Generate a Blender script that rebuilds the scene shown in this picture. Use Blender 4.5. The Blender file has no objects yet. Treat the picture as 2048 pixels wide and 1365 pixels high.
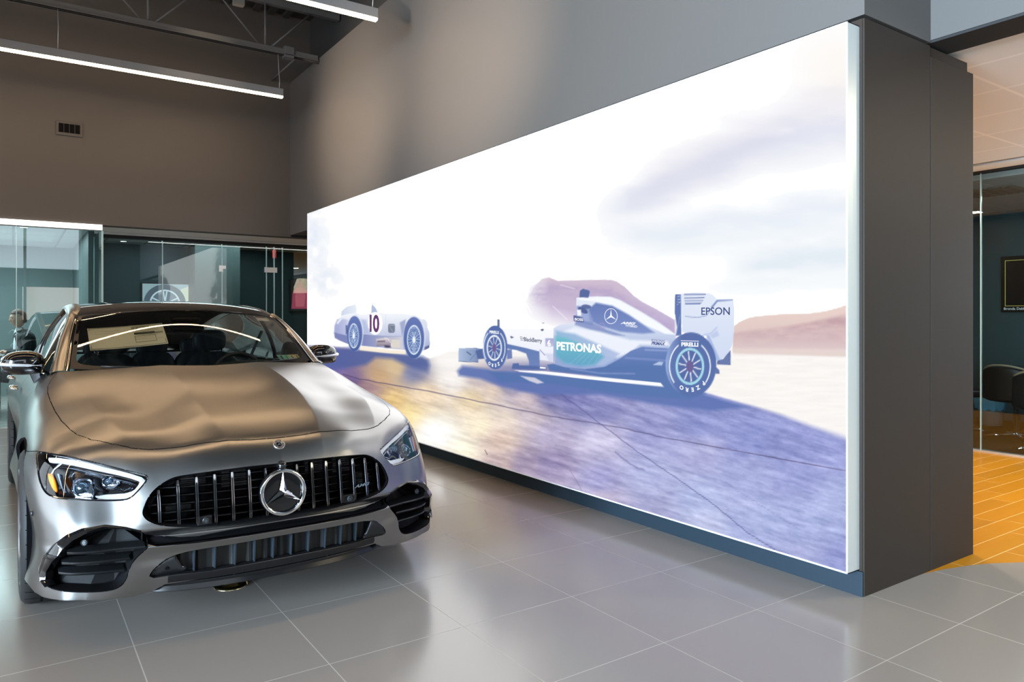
import bpy, bmesh, math, random
import numpy as np
from mathutils import Vector, Matrix
R = math.radians
random.seed(7)
scene = bpy.context.scene
col = scene.collection

# ---------------------------------------------------------------- materials
_mats = {}
def M(name, color=(.5, .5, .5), rough=.5, metal=0., coat=0., emit=None, estr=0., trans=0., ior=1.45, spec=.5, alpha=1.):
    if name in _mats: return _mats[name]
    m = bpy.data.materials.new(name); m.use_nodes = True
    b = m.node_tree.nodes['Principled BSDF']
    b.inputs['Base Color'].default_value = (*color, 1)
    b.inputs['Roughness'].default_value = rough
    b.inputs['Metallic'].default_value = metal
    b.inputs['Coat Weight'].default_value = coat
    b.inputs['Coat Roughness'].default_value = .03
    b.inputs['IOR'].default_value = ior
    b.inputs['Specular IOR Level'].default_value = spec
    b.inputs['Transmission Weight'].default_value = trans
    b.inputs['Alpha'].default_value = alpha
    if emit:
        b.inputs['Emission Color'].default_value = (*emit, 1)
        b.inputs['Emission Strength'].default_value = estr
    _mats[name] = m
    return m
def bsdf(m): return m.node_tree.nodes['Principled BSDF']
def glass_mat(name, tint=(1, 1, 1), refl=1.0, rough=0.0, base=.04):
    """thin architectural pane: fresnel mix of a clear transparent and a glossy shader"""
    m = bpy.data.materials.new(name); m.use_nodes = True
    n = m.node_tree.nodes; l = m.node_tree.links
    n.remove(n['Principled BSDF'])
    out = n['Material Output']
    tr = n.new('ShaderNodeBsdfTransparent'); tr.inputs[0].default_value = (*tint, 1)
    gl = n.new('ShaderNodeBsdfGlossy'); gl.inputs['Color'].default_value = (1, 1, 1, 1); gl.inputs['Roughness'].default_value = rough
    fr = n.new('ShaderNodeFresnel'); fr.inputs[0].default_value = 1.5
    mu = n.new('ShaderNodeMath'); mu.operation = 'MULTIPLY'; mu.inputs[1].default_value = refl
    mu.use_clamp = True
    mx = n.new('ShaderNodeMixShader')
    l.new(fr.outputs[0], mu.inputs[0]); l.new(mu.outputs[0], mx.inputs[0])
    l.new(tr.outputs[0], mx.inputs[1]); l.new(gl.outputs[0], mx.inputs[2]); l.new(mx.outputs[0], out.inputs[0])
    _mats[name] = m
    return m
def bumped(m, scale=40., strength=.1, detail=4., dist=.01, colvar=None):
    n = m.node_tree.nodes; l = m.node_tree.links; b = bsdf(m)
    tc = n.new('ShaderNodeTexCoord'); no = n.new('ShaderNodeTexNoise')
    no.inputs['Scale'].default_value = scale; no.inputs['Detail'].default_value = detail
    l.new(tc.outputs['Object'], no.inputs['Vector'])
    bu = n.new('ShaderNodeBump'); bu.inputs['Strength'].default_value = strength; bu.inputs['Distance'].default_value = dist
    l.new(no.outputs['Fac'], bu.inputs['Height']); l.new(bu.outputs[0], b.inputs['Normal'])
    return m

# ---------------------------------------------------------------- object helpers
def tag(o, label=None, cat=None, group=None, kind=None):
    if label: o['label'] = label
    if cat: o['category'] = cat
    if group: o['group'] = group
    if kind: o['kind'] = kind
    return o
def empty(name, loc=(0, 0, 0), rz=0, label=None, cat=None, group=None):
    o = bpy.data.objects.new(name, None); col.objects.link(o)
    o.location = loc; o.rotation_euler = (0, 0, rz)
    o.empty_display_size = .05
    return tag(o, label, cat, group)
def link_mesh(name, me, parent=None):
    o = bpy.data.objects.new(name, me); col.objects.link(o)
    if parent: o.parent = parent
    return o
def mk(name, verts, faces, mat, parent=None, smooth=False, loc=None, rz=None):
    me = bpy.data.meshes.new(name); me.from_pydata([tuple(map(float, v)) for v in verts], [], [tuple(map(int, f)) for f in faces])
    me.update()
    if mat:
        for mm in (mat if isinstance(mat, (list, tuple)) else [mat]): me.materials.append(mm)
    if smooth: me.polygons.foreach_set('use_smooth', [True]*len(me.polygons))
    o = link_mesh(name, me, parent)
    if loc is not None: o.location = loc
    if rz is not None: o.rotation_euler[2] = rz
    return o
def autosmooth(o, ang=35):
    me = o.data
    me.polygons.foreach_set('use_smooth', [True]*len(me.polygons))
    bm = bmesh.new(); bm.from_mesh(me)
    for e in bm.edges:
        e.smooth = not (len(e.link_faces) == 2 and e.calc_face_angle(0) > R(ang))
    bm.to_mesh(me); bm.free()
    return o
def bevel(o, w=.004, seg=2, ang=40):
    m = o.modifiers.new('bevel', 'BEVEL'); m.width = w; m.segments = seg; m.limit_method = 'ANGLE'; m.angle_limit = R(ang)
    m.harden_normals = False
    return o
def subsurf(o, lv=2):
    m = o.modifiers.new('sub', 'SUBSURF'); m.levels = lv; m.render_levels = lv
    o.data.polygons.foreach_set('use_smooth', [True]*len(o.data.polygons))
    return o
class B:
    """collects shapes that become ONE mesh object"""
    def __init__(s): s.v = []; s.f = []; s.mi = []; s.cur = 0
    def add(s, verts, faces):
        n = len(s.v); s.v += [tuple(v) for v in verts]; s.f += [tuple(i+n for i in f) for f in faces]; s.mi += [s.cur]*len(faces)
        return s
    def box(s, x0, x1, y0, y1, z0, z1):
        x0, x1 = min(x0, x1), max(x0, x1); y0, y1 = min(y0, y1), max(y0, y1); z0, z1 = min(z0, z1), max(z0, z1)
        v = [(x0,y0,z0),(x1,y0,z0),(x1,y1,z0),(x0,y1,z0),(x0,y0,z1),(x1,y0,z1),(x1,y1,z1),(x0,y1,z1)]
        return s.add(v, [(0,3,2,1),(4,5,6,7),(0,1,5,4),(1,2,6,5),(2,3,7,6),(3,0,4,7)])
    def tube(s, pts, r, seg=8, caps=True, closed=False):
        pts = [Vector(p) for p in pts]; n = len(pts)
        rr = r if isinstance(r, (list, tuple)) else [r]*n
        vs = []; prev = None
        for i, p in enumerate(pts):
            if closed: t = pts[(i+1) % n] - pts[i-1]
            else: t = pts[min(i+1, n-1)] - pts[max(i-1, 0)]
            t.normalize()
            if prev is None:
                a = t.cross(Vector((0, 0, 1)))
                if a.length < .05: a = t.cross(Vector((1, 0, 0)))
            else: a = prev - t*prev.dot(t)
            a.normalize(); b = t.cross(a); prev = a
            for k in range(seg):
                an = 2*math.pi*k/seg
                vs.append(p + (a*math.cos(an) + b*math.sin(an))*rr[i])
        fs = []
        for i in range(n if closed else n-1):
            for k in range(seg):
                i2 = (i+1) % n
                fs.append((i*seg+k, i*seg+(k+1) % seg, i2*seg+(k+1) % seg, i2*seg+k))
        if caps and not closed:
            fs.append(tuple(range(seg-1, -1, -1))); fs.append(tuple((n-1)*seg+k for k in range(seg)))
        return s.add(vs, fs)
    def lathe(s, prof, center=(0, 0, 0), axis='z', seg=48, caps=False):
        """prof: (radius, height) pairs turned about an axis"""
        vs = []; c = center
        for r, h in prof:
            for k in range(seg):
                a = 2*math.pi*k/seg; u, w = r*math.cos(a), r*math.sin(a)
                p = {'z': (u, w, h), 'x': (h, u, w), 'y': (w, h, u)}[axis]
                vs.append((p[0]+c[0], p[1]+c[1], p[2]+c[2]))
        fs = [(i*seg+k, i*seg+(k+1) % seg, (i+1)*seg+(k+1) % seg, (i+1)*seg+k) for i in range(len(prof)-1) for k in range(seg)]
        if caps: fs += [tuple(range(seg-1, -1, -1)), tuple((len(prof)-1)*seg+k for k in range(seg))]
        return s.add(vs, fs)
    def prism(s, poly, fn, d0, d1):
        """poly of 2-D points, fn(a, b, d) -> 3-D point"""
        n = len(poly)
        v = [fn(a, b, d0) for a, b in poly] + [fn(a, b, d1) for a, b in poly]
        return s.add(v, [tuple(range(n-1, -1, -1)), tuple(range(n, 2*n))] + [(i, (i+1) % n, (i+1) % n+n, i+n) for i in range(n)])
    def build(s, name, mat, parent=None, smooth=False, bev=None, auto=None, loc=None, rz=None):
        o = mk(name, s.v, s.f, mat, parent, smooth, loc, rz)
        if isinstance(mat, (list, tuple)): o.data.polygons.foreach_set('material_index', s.mi)
        bm = bmesh.new(); bm.from_mesh(o.data); bmesh.ops.recalc_face_normals(bm, faces=bm.faces); bm.to_mesh(o.data); bm.free()
        if auto: autosmooth(o, auto)
        if bev: bevel(o, bev)
        return o
def grid_faces(nu, nv, close_u=False):
    fs = []
    for i in range(nu if close_u else nu-1):
        for j in range(nv-1):
            a = i*nv+j; b = ((i+1) % nu)*nv+j
            fs.append((a, b, b+1, a+1))
    return fs
def copy_thing(root, loc=None, rz=None, label=None):
    r = root.copy(); col.objects.link(r)
    if loc is not None: r.location = loc
    if rz is not None: r.rotation_euler = (0, 0, rz)
    if label: r['label'] = label
    for ch in [c for c in list(bpy.data.objects) if c.parent == root]:
        c = ch.copy(); col.objects.link(c); c.parent = r
        for g in [q for q in list(bpy.data.objects) if q.parent == ch]:
            d = g.copy(); col.objects.link(d); d.parent = c
    return r
def text_mesh(name, body, size, mat, parent=None, mtx=None, bold=0., ext=.001, sx=1., shear=0., align='LEFT', space=1.):
    """writing as thin raised letters, one mesh; mtx places its x/y plane"""
    cu = bpy.data.curves.new(name, 'FONT'); cu.body = body; cu.size = size; cu.extrude = ext; cu.offset = bold; cu.shear = shear
    cu.align_x = align; cu.space_character = space; cu.resolution_u = 3
    t = bpy.data.objects.new(name + '_tmp', cu); col.objects.link(t)
    dg = bpy.context.evaluated_depsgraph_get(); dg.update()
    me = bpy.data.meshes.new_from_object(t.evaluated_get(dg))
    bpy.data.objects.remove(t); bpy.data.curves.remove(cu)
    me.materials.clear(); me.materials.append(mat)
    if sx != 1.: me.transform(Matrix.Diagonal((sx, 1, 1, 1)))
    if mtx is not None: me.transform(mtx)
    me.name = name
    return link_mesh(name, me, parent)
# ---------------------------------------------------------------- car body surface (numpy)
import numpy as np
def herm(xq, xs, ys):
    """smooth cubic through (xs, ys); xs 1-D"""
    xs = np.asarray(xs, float); ys = np.asarray(ys, float)
    m = np.gradient(ys, xs)
    xq = np.clip(xq, xs[0], xs[-1])
    i = np.clip(np.searchsorted(xs, xq) - 1, 0, len(xs) - 2)
    h = xs[i + 1] - xs[i]; t = (xq - xs[i]) / h
    return ((2*t**3-3*t**2+1)*ys[i] + (t**3-2*t**2+t)*h*m[i] + (-2*t**3+3*t**2)*ys[i+1] + (t**3-t**2)*h*m[i+1])
GX = [-4.2, -3.0, -2.0, -1.3, -0.75, -0.45, -0.07, 0.15, 0.37, 0.50, 0.60, 0.70, 0.80, 0.92]
GK = [  # (y_k(x), z_k(x)) for the seven lines that run back along the bonnet
    ([0.0]*14, [1.00, 1.00, 1.02, 1.05, 1.055, 1.045, 1.016, 0.985, 0.938, 0.900, 0.868, 0.830, 0.785, 0.722]),
    ([.27]*4 + [.275, .27, .265, .263, .258, .249, .240, .226, .21, .195], [1.00, 1.00, 1.02, 1.05, 1.060, 1.050, 1.018, .983, .934, .897, .867, .830, .784, .717]),
    ([.5]*4 + [.52, .50, .475, .46, .44, .42, .405, .385, .36, .33], [1.0, 1.0, 1.01, 1.035, 1.043, 1.026, .960, .917, .880, .852, .828, .795, .758, .700]),
    ([.78]*4 + [.765, .733, .676, .659, .631, .602, .575, .535, .49, .44], [.99, .99, .99, 1.01, 1.020, .996, .924, .898, .868, .834, .802, .757, .706, .640]),
    ([.86]*4 + [.845, .83, .79, .77, .74, .71, .68, .64, .59, .53], [.95, .965, .955, .955, .958, .940, .890, .862, .830, .800, .770, .727, .675, .61]),
    ([.93]*4 + [.925, .92, .90, .885, .855, .825, .79, .75, .70, .63], [.86, .90, .88, .88, .875, .865, .828, .806, .775, .750, .722, .680, .625, .55]),
    ([1.05]*4 + [1.05, 1.05, 1.04, 1.02, .99, .96, .92, .88, .83, .75], [.62, .68, .66, .66, .66, .66, .66, .66, .66, .65, .63, .59, .52, .44]),
]
def G(x, y):
    y = np.abs(y)
    Y = np.array([herm(x, GX, k[0]) for k in GK]); Z = np.array([herm(x, GX, k[1]) for k in GK])
    d = (Z[1:] - Z[:-1]) / (Y[1:] - Y[:-1])
    n = len(GK)
    ml = np.zeros_like(Z); mr = np.zeros_like(Z)
    for k in range(n):
        if k == 0: s0 = s1 = 0*d[0]
        elif k == n-1: s0 = s1 = d[-1]
        else:
            w = (Y[k+1]-Y[k])/((Y[k+1]-Y[k])+(Y[k]-Y[k-1]))
            a = w*d[k-1] + (1-w)*d[k]
            c = CREASE[k]
            s0 = a*(1-c) + d[k-1]*c; s1 = a*(1-c) + d[k]*c
        ml[k] = s0; mr[k] = s1
    out = Z[-1] + d[-1]*(y - Y[-1])
    for k in range(n-1):
        h = Y[k+1]-Y[k]; t = (y-Y[k])/h
        v = (2*t**3-3*t**2+1)*Z[k]+(t**3-2*t**2+t)*h*mr[k]+(-2*t**3+3*t**2)*Z[k+1]+(t**3-t**2)*h*ml[k+1]
        out = np.where((y >= Y[k]) & (y <= Y[k+1]), v, out)
    return out
CREASE = [0, .8, 0, .85, 0, 0, 0]
def F(y, z):
    y = np.abs(y)
    fs = herm(z, [.05, .12, .18, .24, .30, .345, .37, .40, .43, .50, .58, .66, .71, .76, .85, 1.1],
                 [.90, .925, .945, .95, .955, .965, .965, .935, .925, .915, .905, .892, .885, .878, .86, .8])
    fc = herm(z, [.05, .12, .18, .24, .30, .34, .358, .372, .384, .392, .398, .405, .416, .432, .448, .47, .50, .58, .66, .71, .76, .85, 1.1],
                 [.82, .855, .885, .906, .918, .921, .926, .934, .941, .945, .938, .900, .885, .898, .915, .919, .917, .905, .892, .885, .878, .86, .8])
    wc = np.clip((.70 - y)/.20, 0, 1); wc = wc*wc*(3-2*wc); f0 = fs*(1-wc) + fc*wc
    lo = herm(y, [0, .2, .35, .45, .55, .65, .75, .85, .95, 1.1], [0, .008, .029, .050, .080, .128, .165, .235, .40, .90])
    hi = herm(y, [0, .2, .35, .45, .55, .65, .75, .85, .95, 1.1], [0, .009, .032, .063, .114, .190, .262, .36, .53, 1.0])
    w = np.clip((z - .42)/.30, 0, 1); w = w*w*(3-2*w)
    return f0 - lo*(1-w) - hi*w
def S(x, z):
    w = herm(x, [-4.3, -3.9, -3.4, -2.95, -2.4, -1.7, -1.0, -.5, -.15, .05, .3, .5, .65, .8, .95],
                [.84, .91, .955, .975, .955, .935, .935, .945, .962, .965, .955, .938, .912, .875, .82])
    d = herm(z, [.05, .16, .22, .3, .42, .55, .68, .8, .9, 1.0, 1.1], [.03, .004, .004, .02, .028, .014, 0, .005, .03, .08, .16])
    side = np.clip((-.35 - x)/.3, 0, 1)*np.clip((x+2.7)/.3, 0, 1)
    conc = side*.03*np.exp(-((z-.52)/.16)**2)
    return w - d - conc
def smax(a, b, k):
    h = np.clip(k - np.abs(a-b), 0, None)/k
    return np.maximum(a, b) + h*h*k*.25
def phi(x, y, z):
    g = (z - G(x, y))*.93
    s = np.abs(y) - S(x, z)
    f = x - F(y, z)
    a = smax(s, f, .10)
    return smax(a, g, .10)
# windscreen, pillars and roof
def WS(s, t):
    """windscreen: s -1..1 across, t 0 cowl .. 1 header"""
    s = np.asarray(s, float); t = np.asarray(t, float)
    b = np.stack([-.568-.132*s*s, .70*s, 1.0004+.0316*s*s+0*t], -1); h = np.stack([-1.1355-.1895*s*s, .61*s, 1.376-.040*s*s+0*t], -1)
    t_ = t[..., None]; q = s[..., None]; k = 4*t_*(1-t_)*(.017+.0104*q*q+.0081*q**4+(.0285+.0187*q*q)*(t_-.5))
    return b*(1-t_)+h*t_+k*np.array([.45, 0, .89])
RAIL = np.array([(-.735, .795, .992), (-1.0, .742, 1.160), (-1.35, .668, 1.330), (-1.8, .645, 1.400), (-2.4, .635, 1.392), (-3.0, .60, 1.300), (-3.7, .55, 1.090), (-4.0, .52, .985)])
def rail(x): return np.stack([x, herm(x, RAIL[::-1, 0], RAIL[::-1, 1]), herm(x, RAIL[::-1, 0], RAIL[::-1, 2])], -1)
def ROOF(s, r):
    xf = -1.150-.205*s*s; x = xf*(1-r)-4.0*r
    zc = herm(x, [-4.0, -3.4, -2.9, -2.4, -2.0, -1.7, -1.5, -1.3, -1.13], [1.04, 1.26, 1.385, 1.440, 1.452, 1.447, 1.436, 1.412, 1.370])
    rr = rail(x)
    return np.stack([x, s*rr[..., 1], rr[..., 2]+(zc-rr[..., 2])*(1-np.abs(s)**2.4)], -1)
# ---------------------------------------------------------------- the car: body shell cut into its panels
paint = M('satin_graphite_paint', (.30, .295, .29), .28, .97)
black_gloss = M('gloss_black', (.006, .006, .007), .08, 0, 1.)
black_satin = M('satin_black_plastic', (.012, .012, .013), .42)
dark_void = M('dark_void', (.004, .004, .005), .8, spec=.1)
chrome = M('chrome', (.82, .83, .85), .07, 1.)
dark_chrome = M('dark_chrome', (.30, .30, .31), .16, 1.)
rubber = M('tyre_rubber', (.018, .018, .019), .62)
car = empty('car', (.974, 4.140, 0), R(-89.15),
            'matte graphite grey four-door sports saloon with slatted grille parked on the tiles', 'car')
O_ARCH = [(.05, .355, .405), (-2.93, .355, .405)]
HOOD = [(-.40, -.2), (-.40, 0), (-.42, .16), (-.47, .32), (-.54, .50), (-.61, .65), (-.69, .758), (-.607, .793), (-.492, .815), (-.372, .822), (-.232, .819), (.011, .808), (.193, .794), (.343, .772), (.425, .751), (.517, .705), (.603, .636), (.667, .567), (.691, .531), (.711, .494), (.761, .382), (.79, .25), (.807, .116), (.811, 0), (.811, -.2)]
GRILLE = [(-.3, .671), (0, .671), (.11, .673), (.178, .672), (.295, .668), (.409, .659), (.447, .649), (.492, .622), (.526, .586), (.546, .54), (.55, .517), (.537, .496), (.509, .478), (.471, .465), (.366, .449), (.244, .441), (.121, .444), (0, .447), (-.3, .447)]
LAMP = [(.897, .741), (.855, .745), (.792, .739), (.728, .723), (.664, .705), (.601, .687), (.558, .675), (.519, .662), (.537, .636), (.562, .607), (.585, .583), (.607, .573), (.65, .571), (.736, .576), (.799, .58), (.841, .583), (.867, .591), (.881, .608), (.891, .634), (.897, .675), (.899, .709)]
INTAKE = [(.554, .449), (.611, .465), (.682, .474), (.753, .461), (.799, .439), (.836, .4), (.867, .353), (.886, .300), (.887, .262), (.872, .243), (.854, .238), (.756, .230), (.662, .225), (.629, .236), (.611, .261), (.605, .288), (.597, .319), (.575, .352), (.54, .385), (.528, .417)]
SLOT = [(-.2, .412), (0, .412), (.19, .410), (.346, .404), (.416, .406), (.50, .418), (.55, .436), (.55, .404), (.50, .394), (.366, .390), (.19, .393), (0, .395), (-.2, .395)]
MESHOP = [(-.3, .362), (0, .362), (.192, .357), (.372, .353), (.454, .337), (.506, .300), (.536, .254), (.441, .260), (.344, .257), (.19, .259), (0, .261), (-.3, .261)]
BOTTOM = [(-.2, .221), (0, .221), (.35, .221), (.468, .217), (.520, .188), (.586, .181), (.663, .186), (.767, .196), (.846, .195), (.885, .193), (.911, .20), (.932, .216), (1.2, .216), (1.2, -.2), (-.2, -.2)]
def pt_poly(P, poly):
    """signed distance to a closed polygon (negative inside) and the closest point"""
    A = np.array(poly, float); Bq = np.roll(A, -1, 0)
    best = np.full(len(P), 1e9); cp = np.zeros_like(P); ins = np.zeros(len(P), bool)
    for a, b in zip(A, Bq):
        ab = b-a; t = np.clip(((P-a)@ab)/max(ab@ab, 1e-12), 0, 1); q = a+t[:, None]*ab
        d = np.hypot(*(P-q).T); m = d < best
        best[m] = d[m]; cp[m] = q[m]
        c = (a[1] > P[:, 1]) != (b[1] > P[:, 1])
        with np.errstate(divide='ignore', invalid='ignore'):
            xi = (b[0]-a[0])*(P[:, 1]-a[1])/(b[1]-a[1]+1e-15)+a[0]
        ins ^= c & (P[:, 0] < xi)
    return np.where(ins, -best, best), cp
def smooth_poly(poly, it=2, keep=()):
    """Chaikin corner cutting so that outlines are curves"""
    P = [tuple(p) for p in poly]
    for _ in range(it):
        Q = []
        n = len(P)
        for i in range(n):
            a, b = P[i], P[(i+1) % n]
            Q.append((a[0]*.75+b[0]*.25, a[1]*.75+b[1]*.25)); Q.append((a[0]*.25+b[0]*.75, a[1]*.25+b[1]*.75))
        P = Q
    return P
XB = (-4.20, .72); YB = (-.88, .88); ZB = (.13, .84)
XI = (-4.0, .42); YI = (-.62, .62); ZI = (.34, .60)
xs = np.concatenate([np.linspace(XB[0], -1.0, 70)[:-1], np.linspace(-1.0, -.2, 70)[:-1], np.linspace(-.2, XB[1], 140)])
ys = np.linspace(YB[0], YB[1], 331)
zs = np.linspace(ZB[0], ZB[1], 120)
_pts = {}; _V = []; _F = []
def patch(P):
    """P: (n, m, 3) points on the box"""
    n, m = P.shape[:2]; q = P.reshape(-1, 3)
    ids = np.empty(len(q), int)
    for i, k in enumerate(map(tuple, np.round(q, 5))):
        j = _pts.get(k)
        if j is None: j = len(_V); _pts[k] = j; _V.append(k)
        ids[i] = j
    ids = ids.reshape(n, m)
    a, b, c, d = ids[:-1, :-1].ravel(), ids[1:, :-1].ravel(), ids[1:, 1:].ravel(), ids[:-1, 1:].ravel()
    alt = (np.add.outer(np.arange(n-1), np.arange(m-1)) % 2 == 0).ravel()
    t1 = np.where(alt[:, None], np.stack([a, b, c], 1), np.stack([a, b, d], 1))
    t2 = np.where(alt[:, None], np.stack([a, c, d], 1), np.stack([b, c, d], 1))
    _F.append(t1); _F.append(t2)
def mesh3(u, v, f):
    U, W = np.meshgrid(u, v, indexing='ij'); return np.stack(f(U, W), -1)
patch(mesh3(ys, zs, lambda u, v: (np.full_like(u, XB[1]), u, v)))
patch(mesh3(xs, ys, lambda u, v: (u, v, np.full_like(u, ZB[1]))))
patch(mesh3(zs, xs, lambda u, v: (v, np.full_like(u, YB[1]), u)))
patch(mesh3(xs, zs, lambda u, v: (u, np.full_like(u, YB[0]), v)))
Q = np.array(_V); T = np.concatenate(_F)
C = np.stack([np.clip(Q[:, 0], *XI), np.clip(Q[:, 1], *YI), np.clip(Q[:, 2], *ZI)], 1)
D = Q-C; D /= np.linalg.norm(D, axis=1)[:, None]
lo = np.zeros(len(Q)); hi = np.full(len(Q), 1.0)
for _ in range(26):
    m = (lo+hi)/2; P = C+D*m[:, None]; s = phi(P[:, 0], P[:, 1], P[:, 2]) < 0
    lo = np.where(s, m, lo); hi = np.where(s, hi, m)
V = C+D*lo[:, None]
def grad(P, e=.004):
    g = np.empty_like(P)
    for k in range(3):
        d = np.zeros(3); d[k] = e
        g[:, k] = phi(*(P+d).T)-phi(*(P-d).T)
    return g/(np.linalg.norm(g, axis=1)[:, None]+1e-12)
lab = np.zeros(len(T), int)
moved = np.zeros(len(V), bool)
def cut(poly, dom, mask, label, over=(0,)):
    """give the faces inside a polygon of the (dom) plane a label, after pulling the nearest vertices onto its outline"""
    global V
    i0, i1, k = {'yz': (1, 2, 0), 'xy': (0, 1, 2), 'xz': (0, 2, 1)}[dom]
    def key():
        P = V.copy(); P[:, 1] = np.abs(P[:, 1]); return P[:, [i0, i1]]
    P2 = key()
    A = np.array(poly); bb0 = A.min(0)-.05; bb1 = A.max(0)+.05
    cand = mask(V) & (P2 >= bb0).all(1) & (P2 <= bb1).all(1)
    idx = np.nonzero(cand)[0]
    d = np.full(len(V), 1.); cp = np.zeros((len(V), 2))
    d[idx], cp[idx] = pt_poly(P2[idx], poly)
    inl = np.isin(lab, over)
    for rnd in range(2):
        E = np.concatenate([T[inl][:, [0, 1]], T[inl][:, [1, 2]], T[inl][:, [2, 0]]])
        a, b = E[:, 0], E[:, 1]
        cr = (d[a]*d[b] < 0) & cand[a] & cand[b]
        a, b = a[cr], b[cr]
        if not len(a): break
        sel = np.where(np.abs(d[a]) <= np.abs(d[b]), a, b)
        sel = np.unique(sel)
        n2 = cp[sel]
        Pn = V[sel].copy()
        sg = np.where(Pn[:, 1] < 0, -1., 1.)
        Pn[:, i0] = n2[:, 0]; Pn[:, i1] = n2[:, 1]
        if i0 == 1: Pn[:, 1] *= sg
        elif i1 == 1: Pn[:, 1] *= sg
        x0 = Pn[:, k].copy()
        for _ in range(12):
            e = .001; f0 = phi(*Pn.T); Pd = Pn.copy(); Pd[:, k] += e
            df = (phi(*Pd.T)-f0)/e
            df = np.where(np.abs(df) < .12, np.sign(df+1e-9)*.12, df)
            Pn[:, k] = np.clip(Pn[:, k]-np.clip(f0/df, -.01, .01), x0-.03, x0+.03)
        V[sel] = Pn; d[sel] = 0; moved[sel] = True
    cen_in = (np.where(np.abs(d[T]) < 1e-9, 0, np.sign(d[T]))).sum(1) < 0
    allm = cand[T].all(1)
    c3 = V[T].mean(1)
    hit = cen_in & allm & inl & mask(c3)
    zero = (np.abs(d[T]) < 1e-9).all(1) & allm & inl
    if zero.any():
        cc = c3[zero].copy(); cc[:, 1] = np.abs(cc[:, 1])
        dz, _ = pt_poly(cc[:, [i0, i1]], poly)
        zi = np.nonzero(zero)[0]; hit[zi] = (dz < 0) & mask(c3[zi])
    lab[hit] = label
front = lambda P: (P[:, 0] > .15) & (P[:, 2] < .80)
top = lambda P: (P[:, 2] > .55) & (P[:, 0] < .9)
cut(smooth_poly(LAMP, 1), 'yz', front, 3)
cut(smooth_poly(GRILLE, 2), 'yz', lambda P: front(P) & (P[:, 0] > .5), 2)
cut(smooth_poly(INTAKE, 2), 'yz', front, 4)
cut(smooth_poly(MESHOP, 1), 'yz', lambda P: front(P) & (P[:, 0] > .5), 5)
cut(SLOT, 'yz', lambda P: front(P) & (P[:, 0] > .5), 6)
cut(BOTTOM, 'yz', front, 9)
cut(HOOD, 'xy', top, 1)
INNER = [(-.40, -.2), (-.40, 0), (-.42, .16), (-.47, .32), (-.54, .50), (-.61, .65), (-.69, .758), (-.80, .80), (-1.3, .80), (-3.0, .78), (-3.6, .66), (-3.75, .5), (-3.8, -.2)]
cut(INNER, 'xy', lambda P: (P[:, 2] > .7) & (P[:, 0] < -.3), 9)
circ = lambda cx, cz, r: [(cx+r*math.cos(a*math.pi/24), cz+r*math.sin(a*math.pi/24)) for a in range(48)]
for cx, cz, r in O_ARCH: cut(circ(cx, cz, r), 'xz', lambda P: np.abs(P[:, 1]) > .66, 9)
side = lambda P: (np.abs(P[:, 1]) > .70)
cut([(-4.4, -.3), (.45, -.3), (.45, .17), (-4.4, .20)], 'xz', lambda P: (P[:, 0] < .40), 9)
FR = lambda x: (-4.4, x)
cut([(-1.78, -1), (-.82, -1), (-.80, .5), (-.72, 1.2), (-1.80, 1.2)], 'xz', lambda P: side(P) & (P[:, 2] < 1.1), 11)
cut([(-2.62, -1), (-1.78, -1), (-1.80, 1.2), (-2.9, 1.2), (-2.86, .75), (-2.62, .5)], 'xz', lambda P: side(P) & (P[:, 2] < 1.1), 12)
cut([(-4.6, -1), (-2.6, -1), (-2.6, 1.4), (-4.6, 1.4)], 'xz', lambda P: P[:, 0] < -2.2, 13)
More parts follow.
